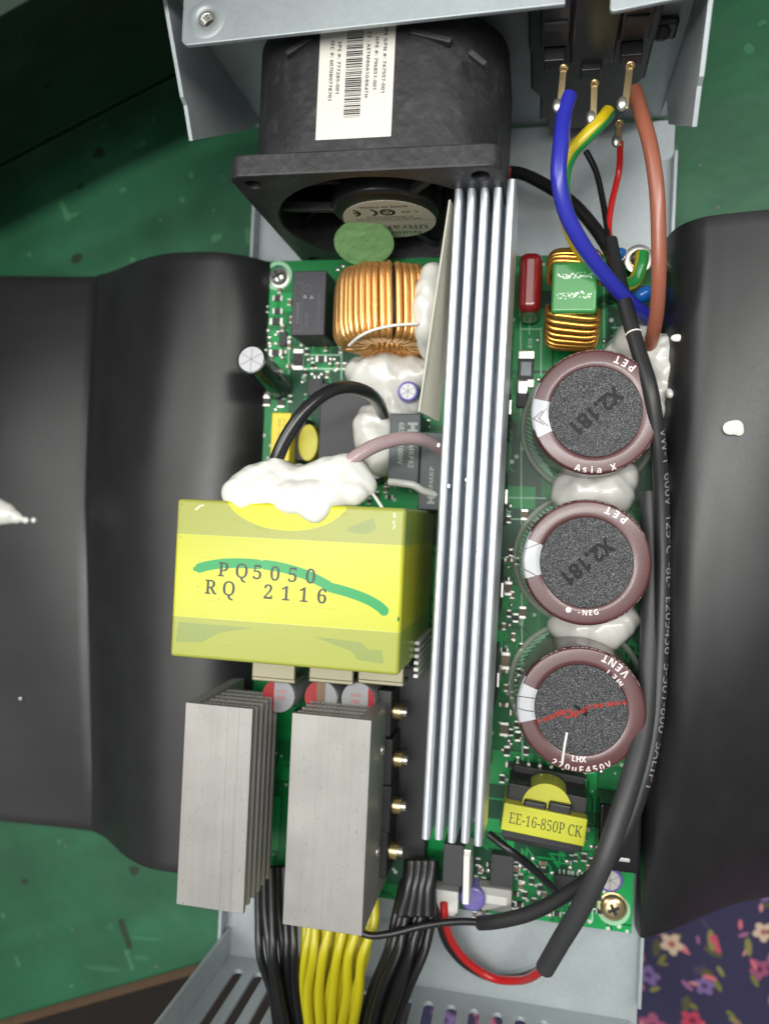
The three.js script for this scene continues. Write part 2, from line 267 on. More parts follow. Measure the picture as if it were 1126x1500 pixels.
// ---------------------------------------------------------------- black insulating sheets
function sheetGeo(profile, zs, thick = 0.5) {                         // profile(t, z) -> [x, h, z]; t 0..1 across
  const N = 90, Mz = 60, pos = [], uv = [], idx = [];
  for (let s = 0; s < 2; s++) for (let j = 0; j <= Mz; j++) for (let i = 0; i <= N; i++) {
    const z = zs[0] + (zs[1] - zs[0]) * j / Mz, p = profile(i / N, z, j / Mz); pos.push(p[0], p[1] - s * thick, p[2] ?? z); uv.push(i / N * 3, j / Mz * 5);
  }
  const W = N + 1, S = W * (Mz + 1), quad = (a, b, c, d) => idx.push(a, b, c, a, c, d);
  for (let j = 0; j < Mz; j++) for (let i = 0; i < N; i++) { const a = j * W + i; quad(a, a + 1, a + W + 1, a + W); quad(S + a, S + a + W, S + a + W + 1, S + a + 1); }
  for (let i = 0; i < N; i++) { quad(i, S + i, S + i + 1, i + 1); const a = Mz * W + i; quad(a, a + 1, S + a + 1, S + a); }
  for (let j = 0; j < Mz; j++) { const a = j * W; quad(a, a + W, S + a + W, S + a); const b = a + N; quad(b, S + b, S + b + W, b + W); }
  const g = new THREE.BufferGeometry(); g.setAttribute('position', new THREE.Float32BufferAttribute(pos, 3)); g.setAttribute('uv', new THREE.Float32BufferAttribute(uv, 2)); g.setIndex(idx);
  const q = g.toNonIndexed(); q.computeVertexNormals();
  g.computeVertexNormals(); return g;
}
const polyline = (pts) => { const c = new THREE.CatmullRomCurve3(pts.map(([x, h]) => new THREE.Vector3(x, h, 0)), false, 'centripetal'); return (t) => { const p = c.getPoint(Math.min(1, Math.max(0, t))); return [p.x, p.y]; }; };
{
  const hump = polyline([[-83.5, -5], [-86, 0.5], [-91, 6], [-98, 9.6], [-108, 10.6], [-118, 9.6], [-128, 5.5], [-138, -1], [-146, -6.5], [-151, -9], [-153.5, -10.2]]);
  const L = sheetGeo((t, z) => {
    const w = (z - 16) / 100, drop = -1.2 * w * 0.5 + 0.7 * Math.sin(z * 0.03 + t * 5);
    if (t < 0.62) { const [x, h] = hump(t / 0.62), k = Math.max(0, Math.sin(t / 0.62 * Math.PI)); return [x + (z > 0 ? 9 * (z / 112) ** 1 * (t / 0.62) : 0), h + drop * k + 0.8 * k * Math.sin(t * 16 + z * 0.025)]; }
    const s = (t - 0.62) / 0.38; return [-153.5 - s * 95 + (z > 0 ? 9 * z / 112 : 0), -10 + 3.2 * Math.sin(Math.min(1, s * 1.6) * Math.PI * 0.6) * 0.6 + 0.5 * Math.sin(s * 8 + z * 0.03)];
  }, [-79, 112]);
  single('insulating_sheet', L, mat.sheet, 'folded black plastic sheet spread over the bench on the yellow transformer side', 'plastic sheet');
  const pa = polyline([[33.2, -6], [31.6, 3], [31.4, 12], [33.5, 21], [38, 26], [46, 28.3], [56, 29.4], [72, 28], [92, 20]]), pb = polyline([[33.2, -6], [33.4, -3], [34.4, 0.5], [38, -2], [45, -8], [54, -17], [66, -28], [82, -38], [104, -49]]);
  const R = sheetGeo((t, z) => { const k = Math.pow(Math.min(1, Math.max(0, (z + 14) / 130)), 2.7); const a = pa(t), b = pb(t); return [a[0] + (b[0] - a[0]) * k, a[1] + (b[1] - a[1]) * k + 0.7 * Math.sin(z * 0.05 + t * 6) * t]; }, [-79.5, 116]);
  single('insulating_sheet', flip(R), mat.sheet, 'black plastic sheet standing up beside the three big round capacitors', 'plastic sheet');
}

// ---------------------------------------------------------------- circuit board with its small soldered pieces
const PX0 = -88, PX1 = 31.6, PZ0 = -79.5, PZ1 = 115.5;               // board edges
{
  const W = 1196, H = 1950, K = 10, bx = (px, py) => { const v = at(px, py, 0); return [(v.x - PX0) * K, (v.z - PZ0) * K]; };
  const art = (c, h) => {
    let s = 11; const q = () => { s = (s * 16807) % 2147483647; return s / 2147483647; };
    c.fillStyle = h ? '#707070' : '#0f7038'; c.fillRect(0, 0, W, H);
    const pour = h ? '#808080' : '#16934a', gap = h ? '#686868' : '#07452a', silk = h ? '#909090' : '#b9dcc4';
    for (let i = 0; i < 150; i++) { const x = q() * W, y = q() * H, w = 40 + q() * 170, d = 40 + q() * 170; c.fillStyle = q() < 0.62 ? pour : gap; c.fillRect(x, y, w, d); if (q() < 0.5) { c.strokeStyle = gap; c.lineWidth = 4; c.strokeRect(x, y, w, d); } }
    c.lineWidth = 5;
    for (let i = 0; i < 260; i++) { c.strokeStyle = q() < 0.6 ? pour : gap; let x = q() * W, y = q() * H; c.beginPath(); c.moveTo(x, y); for (let k = 0; k < 3; k++) { if (q() < 0.5) y += (q() - 0.4) * 180; else x += (q() - 0.5) * 120; c.lineTo(x, y); x += 14; y += 14; c.lineTo(x, y); } c.stroke(); }
    c.strokeStyle = silk; c.fillStyle = silk; c.lineWidth = 3.2;
    const poly = (l) => { c.beginPath(); l.forEach(([a, b], i) => { const [x, y] = bx(a, b); i ? c.lineTo(x, y) : c.moveTo(x, y); }); c.stroke(); };
    poly([[444, 520], [500, 520], [500, 540], [444, 540], [444, 520]]); poly([[444, 540], [500, 541], [500, 557]]); poly([[423, 500], [423, 548]]); poly([[762, 470], [765, 1140]]); poly([[744, 729], [800, 730]]); poly([[744, 760], [800, 762]]); poly([[884, 380], [884, 520]]); poly([[895, 480], [915, 480]]); poly([[895, 492], [915, 492]]); poly([[792, 480], [792, 550]]); poly([[775, 460], [775, 490]]); poly([[762, 482], [793, 482]]); poly([[750, 1130], [870, 1132]]);
    for (let i = 0; i < 26; i++) { const y = 960 + q() * 380, x = 735 + q() * 190; poly([[x, y], [x + (q() < 0.5 ? 14 : 0), y + (q() < 0.5 ? 16 : 0) + 4]]); }
    for (const [px, py, h0] of [[871, 603, 30], [858, 824, 30], [850, 1040, 30]]) {                      // hatching printed round the big capacitors
      const v = at(px, py, h0), x = (v.x - PX0) * K, y = (v.z - PZ0) * K;
      c.beginPath(); c.arc(x, y, 186, 0, 7); c.stroke();
      for (let k = 0; k < 46; k++) { const a = Math.PI * (0.55 + k / 46 * 1.0), f = a; c.beginPath(); c.moveTo(x + Math.cos(f) * 184, y + Math.sin(f) * 184); c.lineTo(x + Math.cos(f) * 184 + 60, y + Math.sin(f) * 184 + (y > 900 ? -26 : 40)); c.stroke(); }
    }
    c.font = 'bold 17px sans-serif';
    for (const [t, px, py] of [['R19', 779, 510], ['C12', 434, 624], ['C9', 447, 560], ['R25', 766, 916], ['C7', 745, 955], ['D2', 747, 758]]) { const [x, y] = bx(px, py); c.save(); c.translate(x, y); c.rotate(-Math.PI / 2); c.fillText(t, 0, 0); c.restore(); }
    c.fillStyle = h ? '#b0b0b0' : '#c9cfc4';
    for (let i = 0; i < 340; i++) { const x = q() * W, y = q() * H, r = 2.5 + q() * 4.5; c.beginPath(); c.arc(x, y, r, 0, 7); c.fill(); }
  };
  const map = drawn(W, H, (c) => art(c, 0)), bump = drawn(W, H, (c) => art(c, 1), false);
  const g = thing('circuit_board', 'green circuit board screwed into the steel chassis under the components', 'circuit board');
  const edge = std({ color: lin(0.12, 0.3, 0.13), roughness: 0.6 }), face = phys({ map, roughness: 0.36, bumpMap: bump, bumpScale: 0.00012, specularIntensity: 0.6 });
  const w = PX1 - PX0, d = PZ1 - PZ0, b = new THREE.BoxGeometry(w, 1.6, d).translate((PX0 + PX1) / 2, -0.8, (PZ0 + PZ1) / 2);
  part(g, 'board', b, [edge, edge, face, edge, edge, edge]);
  for (const [x, z] of [[PX0 + 6, PZ0 + 6], [PX1 - 6, PZ1 - 6], [PX1 - 6, PZ0 + 8], [PX0 + 6, PZ1 - 6]]) part(g, 'standoff', cyl(2.5, 2.5, 7.4, x, -5.3, z), mat.brass);
  // shared shapes in metres
  const m = (geo) => geo.scale(MM, MM, MM), body = {}, term = {};
  const put = (px, py, L, Wd, turn, kind = 0) => {                     // one surface-mount piece: body with two bright ends
    const v = at(px, py, 0.3), key = L + '_' + Wd;
    body[key] ??= m(new RoundedBoxGeometry(L * 0.62, 0.7, Wd, 1, 0.08).translate(0, 0.36, 0)); term[key] ??= m(new RoundedBoxGeometry(L * 0.2, 0.76, Wd * 1.04, 1, 0.1).translate(0, 0.38, 0));
    const o = piece(g, 'chip_resistor', body[key], kind === 1 ? mat.smdTan : mat.smd, [v.x, 0, v.z], turn);
    for (const s of [-1, 1]) { const t = piece(o, 'solder_end', term[key], mat.tin, [s * L * 0.41, 0, 0]); placed.add(o); }
  };
  const h = Math.PI / 2;
  const list = [[407, 437, 3.2, 1.7, 0], [407, 456, 3.2, 1.7, 0], [405, 471, 4.2, 2, 0], [404, 517, 4, 2, 0], [437, 527, 6.4, 3, h], [471, 526, 3.4, 1.8, 0], [412, 590, 3, 2.2, h], [391, 588, 3, 2, h], [398, 690, 3, 2, 0], [420, 700, 3, 2, h],
    [768, 754, 3, 1.8, h, 1], [765, 897, 3.4, 1.9, h, 1], [744, 862, 4, 2, h, 1], [740, 968, 5, 2.4, h, 1], [738, 1068, 4, 2.4, h, 1], [758, 1078, 3, 1.6, h], [742, 1100, 3, 1.6, h], [755, 905, 2.6, 1.6, h], [748, 1120, 3, 1.6, 0], [735, 1140, 2.6, 1.4, h], [770, 1100, 2.6, 1.4, h],
    [572, 700, 3, 1.8, 0], [560, 705, 2.4, 1.4, 0], [700, 1262, 2.4, 1.4, h], [708, 1290, 2.4, 1.4, h], [704, 1310, 2.4, 1.4, h], [762, 1285, 2.4, 1.4, h], [768, 1310, 2.4, 1.4, h], [782, 1320, 2.4, 1.4, h], [752, 1325, 2.4, 1.4, h], [800, 1335, 2.4, 1.4, h], [815, 1338, 2.4, 1.4, 0], [855, 1255, 2.6, 1.5, h], [866, 1262, 2.6, 1.5, h], [868, 1325, 2.6, 1.5, h], [862, 1302, 2.6, 1.5, h], [852, 1320, 2.6, 1.5, 0], [778, 1290, 2.4, 1.4, h], [790, 1300, 2.4, 1.4, h], [608, 1230, 2.4, 1.4, h], [604, 1200, 2.4, 1.4, h], [760, 1325, 2.4, 1.4, 0], [795, 1275, 2.4, 1.4, h]];
  for (const l of list) put(...l);
  const spots = list.map((l) => [l[0], l[1]]);
  for (const [x0, x1, y0, y1, n] of [[734, 764, 740, 1130, 22], [694, 800, 1262, 1340, 26], [840, 885, 1245, 1335, 12], [388, 428, 425, 600, 16], [432, 505, 508, 556, 8], [505, 600, 700, 735, 8], [560, 640, 560, 720, 10], [596, 612, 1080, 1235, 7], [765, 860, 1135, 1150, 6]]) for (let i = 0, tries = 0; i < n && tries < 300; tries++) {
    const x = rr(x0, x1), y = rr(y0, y1); if (spots.some(([a, b]) => Math.hypot(a - x, b - y) < 10.5)) continue;
    spots.push([x, y]); put(x, y, 2.2, 1.2, rnd() < 0.7 ? h : 0, rnd() < 0.45 ? 1 : 0); i++;
  }
  // larger chips with legs
  const chip = (px, py, w0, d0, hh, legs, side, turn = 0, legsY = 1) => {
    const v = at(px, py, hh), o = part(g, 'chip', box(w0, hh, d0, v.x, hh / 2 + 0.1, v.z, turn, 0.2), mat.darkGrey);
    for (let i = 0; i < legs; i++) for (const s of legsY === 2 ? [-1, 1] : [side]) { const a = (i - (legs - 1) / 2) * 1.27, q = Math.abs(s) === 1 ? [a, s * (d0 / 2 + 0.6)] : [Math.sign(s) * (w0 / 2 + 0.6), a]; part(o, 'chip_leg', box(Math.abs(s) === 1 ? 0.55 : 1.3, 0.3, Math.abs(s) === 1 ? 1.3 : 0.55, v.x + q[0], 0.25, v.z + q[1], 0, 0.1), mat.tin); }
  };
  chip(461, 567, 4.6, 5.4, 2, 2, -1); chip(414, 496, 2.4, 4.6, 1.2, 2, 2); chip(835, 1300, 9, 6, 1.6, 6, -1); chip(735, 1277, 6.6, 9.4, 3.4, 4, 2); chip(447, 700, 5, 4, 1.5, 2, 2);
  // solder joints that stand proud
  const extra = []; for (const [x0, x1, y0, y1, n] of [[388, 425, 470, 600, 12], [735, 790, 740, 1140, 26], [695, 880, 1250, 1345, 34], [430, 505, 505, 560, 8], [770, 885, 465, 520, 8], [590, 612, 1090, 1240, 10]]) for (let i = 0; i < n; i++) extra.push([rr(x0, x1), rr(y0, y1)]);
  const bumpG = m(new THREE.SphereGeometry(0.75, 12, 7, 0, 7, 0, Math.PI / 2).scale(1, 0.75, 1));
  for (const [px, py] of [[395, 494], [404, 490], [395, 503], [404, 503], [396, 507], [424, 500], [457, 525], [490, 526], [457, 548], [471, 548], [495, 395], [503, 390], [398, 580], [404, 600], [747, 742], [745, 850], [742, 950], [742, 1060], [706, 1275], [700, 1290], [706, 1300], [700, 1318], [760, 1262], [768, 1268], [777, 1270], [785, 1270], [856, 1230], [866, 1240], [788, 556], [783, 575], [745, 1085], [748, 1090], [770, 1130], [880, 1130], [905, 500], [893, 545], ...extra]) { const v = at(px, py, 0); piece(g, 'solder_joint', bumpG, mat.tin, [v.x, 0, v.z]); }
  for (const [px, py] of [[407, 404], [898, 1332]]) {                                                    // printed ring under each screw
    const v = at(px, py, 0); part(g, 'screw_pad', new THREE.RingGeometry(3.4, 4.6, 40).rotateX(-Math.PI / 2).translate(v.x, 0.05, v.z), std({ color: lin(0.3, 0.55, 0.36), roughness: 0.5 }));
  }
  finish(g);
}
function screw(px, py, h, r, label, met = mat.brass) {
  const v = at(px, py, h + 2), g = thing('machine_screw', label, 'screw', 'screws holding the circuit board');
  part(g, 'washer', lathe([[0, 0], [r + 0.4, 0], [r + 0.4, 0.5], [0, 0.5]], v.x, h + 0.1, v.z), met);
  const s = roundRect(0.9, 3.4, 0.2), s2 = roundRect(3.4, 0.9, 0.2);
  part(g, 'screw_head', lathe([[0, 2.5], [r * 0.5, 2.35], [r * 0.85, 1.8], [r, 0.9], [r, 0.6]], v.x, h, v.z), met);
  part(g, 'cross_slot', merge([extrude(s, 0.5, 'y', 0.08), extrude(s2, 0.5, 'y', 0.08)]).rotateY(0.5).translate(v.x, h + 2.12, v.z), mat.core);
  finish(g);
}
screw(407, 404, 0, 2.7, 'shiny round screw at the board corner beside the small black relay', mat.tin); screw(898, 1332, 0, 3.6, 'large brassy screw at the board corner below the purple capacitor');

// ---------------------------------------------------------------- three big round capacitors
const capSpots = [[871, 603, 'X2.181', 0], [858, 824, 'X2.181', 1], [850, 1040, '1', 2]], R = 16;
{
  const labels = ['big brown round capacitor with one chevron on its white stripe, beside the brown wire', 'big brown round capacitor with a pointed white stripe, middle of the three', 'big brown round capacitor with red scrawl on top, beside the small yellow transformer'];
  capSpots.forEach(([px, py, code, i]) => {
    const v = at(px, py, 30), g = thing('round_capacitor', labels[i], 'capacitor', 'big brown round capacitors in a row');
    const brown = '#532f2f', S = 768, sc = S / (2 * R), C = S / 2;
    const top = drawn(S, S, (c) => {
      c.fillStyle = brown; c.fillRect(0, 0, S, S);
      for (let k = 0; k < 90; k++) { c.strokeStyle = k % 2 ? 'rgba(120,80,80,.25)' : 'rgba(60,34,36,.25)'; c.lineWidth = 2; const a = k * 2.4; c.beginPath(); c.moveTo(C + Math.cos(a) * C * 0.74, C + Math.sin(a) * C * 0.74); c.lineTo(C + Math.cos(a) * C * 0.95, C + Math.sin(a) * C * 0.95); c.stroke(); }
      c.fillStyle = '#b9bcc0'; const a0 = Math.PI - [0.02, 0.0, -0.02][i] + [-0.12, 0.0, 0.0][i]; c.beginPath(); c.moveTo(C, C); c.arc(C, C, C * 1.1, a0 - 0.32, a0 + 0.34); c.fill();
      c.strokeStyle = '#4a2c2e'; c.lineWidth = 6; c.save(); c.translate(C, C); c.rotate(a0 + Math.PI);
      if (i === 0) { c.beginPath(); c.moveTo(-C * 0.8, -44); c.lineTo(-C * 0.96, 0); c.lineTo(-C * 0.8, 44); c.stroke(); c.beginPath(); c.moveTo(-C * 0.74, -54); c.lineTo(-C * 0.88, 0); c.lineTo(-C * 0.74, 54); c.stroke(); }
      if (i === 1) { c.beginPath(); c.moveTo(-C * 0.74, -100); c.lineTo(-C * 0.96, -62); c.quadraticCurveTo(-C * 1.0, 0, -C * 0.96, 62); c.lineTo(-C * 0.74, 100); c.stroke(); }
      if (i === 2) { c.beginPath(); c.moveTo(-C * 0.72, -40); c.lineTo(-C * 0.92, -42); c.quadraticCurveTo(-C * 1.0, -42, -C * 0.99, -20); c.lineTo(-C * 0.98, 24); c.quadraticCurveTo(-C * 0.96, 42, -C * 0.72, 40); c.stroke(); }
      c.restore();
      c.fillStyle = '#d8d0d0'; c.textAlign = 'center';
      const ring = (t, ang, rad, size, flipIt, step) => { c.font = 'bold ' + size + 'px sans-serif'; [...t].forEach((ch, k) => { const a = ang + (k - (t.length - 1) / 2) * step * (flipIt ? -1 : 1); c.save(); c.translate(C + Math.cos(a) * rad, C + Math.sin(a) * rad); c.rotate(a + (flipIt ? -Math.PI / 2 : Math.PI / 2)); c.fillText(ch, 0, size * 0.36); c.restore(); }); };
      if (i === 0) { ring('PET', -1.07, C * 0.88, 66, true, 0.15); ring('Asia X', 1.52, C * 0.925, 58, true, 0.12); }
      if (i === 1) { ring('PET', -1.07, C * 0.89, 66, true, 0.16); ring('-NEG', 1.5, C * 0.79, 46, true, 0.11); c.fillStyle = '#d8d0d0'; c.beginPath(); c.arc(C - 92, C + C * 0.765, 17, 0, 7); c.fill(); }
      if (i === 2) { ring('VENT', -0.98, C * 0.9, 64, true, 0.14); ring('MET', -0.86, C * 0.73, 56, true, 0.16); ring('LHX', 1.57, C * 0.775, 50, true, 0.1); ring('270\u00b5F450V', 1.52, C * 0.935, 56, true, 0.115); }
    });
    const side = drawn(1024, 256, (c) => {
      c.fillStyle = brown; c.fillRect(0, 0, 1024, 256); c.fillStyle = '#b9bcc0'; c.fillRect(690, 0, 130, 256);
      c.fillStyle = '#d8d0d0'; c.font = 'bold 40px sans-serif'; c.fillText('270\u00b5F 450V LHX', 330, 60); c.fillText('Asia X', 60, 60);
    });
    const plast = phys({ map: side, roughness: 0.3, clearcoat: 0.3 });
    const sl = part(g, 'sleeve', lathe([[R - 1.2, 0.4], [R, 1.2], [R, 29.1], [R - 0.15, 29.5], [R - 0.45, 29.75]], v.x, 0, v.z, 72), plast);
    const rg = lathe([[R - 0.45, 29.75], [R - 0.9, 30.0], [R - 3.2, 30.08], [11.6, 30.05], [11.45, 29.6]], v.x, 0, v.z, 96), p = rg.attributes.position, uv = rg.attributes.uv;
    for (let k = 0; k < p.count; k++) uv.setXY(k, 0.5 + (p.getX(k) - v.x) / (2 * R), 0.5 - (p.getZ(k) - v.z) / (2 * R));
    part(g, 'sleeve_rim', rg, phys({ map: top, roughness: 0.32, clearcoat: 0.35, clearcoatRoughness: 0.2 }));
    const em = drawn(512, 512, (c) => {
      const d = c.getImageData(0, 0, 512, 512); for (let y = 0; y < 512; y++) for (let x = 0; x < 512; x++) { const t = 90 + 90 * hash(x >> 2, y >> 2, i) + 70 * hash((x + 2) >> 2, (y + 1) >> 2, i + 9), q = (y * 512 + x) * 4; d.data[q] = d.data[q + 1] = d.data[q + 2] = Math.min(255, t); d.data[q + 3] = 255; } c.putImageData(d, 0, 0);
      c.fillStyle = '#000'; c.strokeStyle = '#000'; c.save(); c.translate(256, 256); c.rotate(i === 2 ? 2.2 : 2.4); c.font = '112px sans-serif'; c.textAlign = 'center'; c.lineWidth = 8; c.strokeText(code, 0, 38); c.fillText(code, 0, 38); c.restore();
    }, false);
    const ink = drawn(512, 512, (c) => {
      c.fillStyle = '#4b4c4e'; c.fillRect(0, 0, 512, 512); const d = c.getImageData(0, 0, 512, 512); for (let y = 0; y < 512; y++) for (let x = 0; x < 512; x++) { const t = (hash(x >> 1, y >> 1, i) - 0.5) * 105 + (hash((x + 2) >> 2, (y + 1) >> 2, i + 9) - 0.5) * 55, q = (y * 512 + x) * 4; for (let k = 0; k < 3; k++) d.data[q + k] += t; } c.putImageData(d, 0, 0);
      c.save(); c.translate(256, 256); c.rotate(i === 2 ? 2.2 : 2.4); c.font = '112px sans-serif'; c.textAlign = 'center'; c.fillStyle = '#030303'; c.lineWidth = 6; c.strokeStyle = '#030303'; c.strokeText(code, 0, 38); c.fillText(code, 0, 38); c.restore();
      if (i === 2) { c.strokeStyle = 'rgba(190,58,46,.75)'; c.lineWidth = 24; c.setLineDash([22, 9, 5, 8, 30, 6]); c.beginPath(); c.moveTo(10, 350); c.lineTo(120, 300); c.lineTo(190, 260); c.lineTo(230, 290); c.lineTo(300, 235); c.lineTo(500, 190); c.stroke(); c.setLineDash([]); c.lineWidth = 12; c.beginPath(); c.moveTo(90, 322); c.quadraticCurveTo(150, 240, 170, 300); c.quadraticCurveTo(190, 320, 240, 262); c.stroke(); }
    });
    const disc = new THREE.CylinderGeometry(11.4, 11.4, 0.4, 64).translate(v.x, 29.75, v.z), dp = disc.attributes.position, du = disc.attributes.uv;
    for (let k = 0; k < dp.count; k++) du.setXY(k, 0.5 + (dp.getX(k) - v.x) / 22.8, 0.5 - (dp.getZ(k) - v.z) / 22.8);
    part(g, 'metal_top', disc, std({ map: ink, metalness: 0.55, roughness: 0.45, bumpMap: em, bumpScale: 0.0003 }));
    finish(g);
    const rgT = lathe([[17.6, 0.15], [19.4, 0.15], [19.5, 1.6], [19, 2.2], [18.4, 2.2], [17.8, 1.4], [17.6, 0.15]], v.x + 0.2, 0, v.z + 0.4, 80);
    single('plastic_ring', rgT, phys({ color: lin(0.62, 0.68, 0.56), roughness: 0.3, transparent: true, opacity: 0.42 }), ['clear plastic ring round the base of the chevron striped big capacitor', 'clear plastic ring round the base of the middle big capacitor', 'clear plastic ring round the base of the red scrawled big capacitor'][i], 'ring', 'clear rings under the big capacitors');
  });
}

// ---------------------------------------------------------------- main finned heatsink
{
  const g = thing('finned_heatsink', 'long bright aluminium heatsink with five tall fins along the board', 'heatsink');
  const z0 = -81.5, z1 = 76.5, zl = z1 - z0, zc = (z0 + z1) / 2, SK = -0.006;
  const skew = (geo) => { const p = geo.attributes.position; for (let i = 0; i < p.count; i++) p.setX(i, p.getX(i) + (p.getZ(i) - zc) * SK); return geo; };
  part(g, 'base', skew(box(14.6, 3, zl, -16.1, 31.5, zc, 0, 0.3, 60)), mat.aluFin);
  for (let i = 0; i < 5; i++) {
    const x = -22.2 + i * 3.12, s = new THREE.Shape(); s.moveTo(x - 1.35, 32.8).lineTo(x - 1.05, 38).lineTo(x - 0.97, 46.9).bezierCurveTo(x - 0.93, 48.1, x + 0.93, 48.1, x + 0.97, 46.9).lineTo(x + 1.05, 38).lineTo(x + 1.35, 32.8).lineTo(x - 1.35, 32.8);
    part(g, 'fin', skew(uvMM(extrude(s, zl - (i % 2) * 0.6, 'z', 0.12, 10).translate(0, 0, z0 + (i % 2) * 0.3), 60)), mat.aluFin);
  }
  part(g, 'mounting_web', skew(box(3.4, 29.5, zl - 12, -15.2, 15.3, zc, 0, 0.3, 60)), mat.aluFin);
  for (const [px, py, i] of [[683, 703, 0], [657, 712, 1], [700, 805, 2], [642, 652, 3]]) { const v = at(px, py, 48); part(g, 'burr', new THREE.IcosahedronGeometry(0.42, 1).scale(1, 0.5, 1.6).translate(v.x, 48, v.z), mat.aluFin); }
  finish(g);
  // power transistors clamped to it
  for (const [z, n, lab] of [[-31, 'black power transistor clamped to the long heatsink nearest the fan'], [-7, 'black power transistor clamped to the long heatsink beside the middle round capacitor'], [18, 'black power transistor clamped to the long heatsink beside the transparent ring'], [42, 'black power transistor clamped to the long heatsink near the small transformer']].map(([a, b]) => [a, 0, b])) {
    const t = thing('power_transistor', lab, 'transistor', 'transistors on the long heatsink');
    part(t, 'body', box(4.6, 20, 15, -11, 15, z, 0, 0.5), mat.darkGrey); part(t, 'clip', box(0.8, 12, 4, -8.2, 17, z, 0, 0.2), mat.tin);
    for (const k of [-1, 0, 1]) part(t, 'lead', box(0.7, 5, 1, -10.5, 2.6, z + k * 4, 0, 0.1), mat.tin);
    finish(t);
  }
  // beige insulating card leaning on it
  const q = [at(657, 293, 47), at(612, 603, 47), at(641, 618, 34), at(676, 330, 30)];
  const pos = [], th = new THREE.Vector3(0.45, 0.3, 0), add = (a, b, c, d) => { for (const p of [a, b, c, a, c, d]) pos.push(p.x, p.y, p.z); }, b = q.map((p) => p.clone().add(th));
  add(q[0], q[1], q[2], q[3]); add(b[3], b[2], b[1], b[0]); for (let i = 0; i < 4; i++) add(q[i], b[i], b[(i + 1) % 4], q[(i + 1) % 4]);
  const c = new THREE.BufferGeometry(); c.setAttribute('position', new THREE.Float32BufferAttribute(pos, 3)); c.setAttribute('uv', new THREE.Float32BufferAttribute(new Float32Array(pos.length / 3 * 2), 2)); c.computeVertexNormals();
  single('insulating_card', c, std({ color: lin(0.6, 0.58, 0.48), roughness: 0.6 }), 'cream insulating card leaning against the side of the long heatsink', 'card');
}

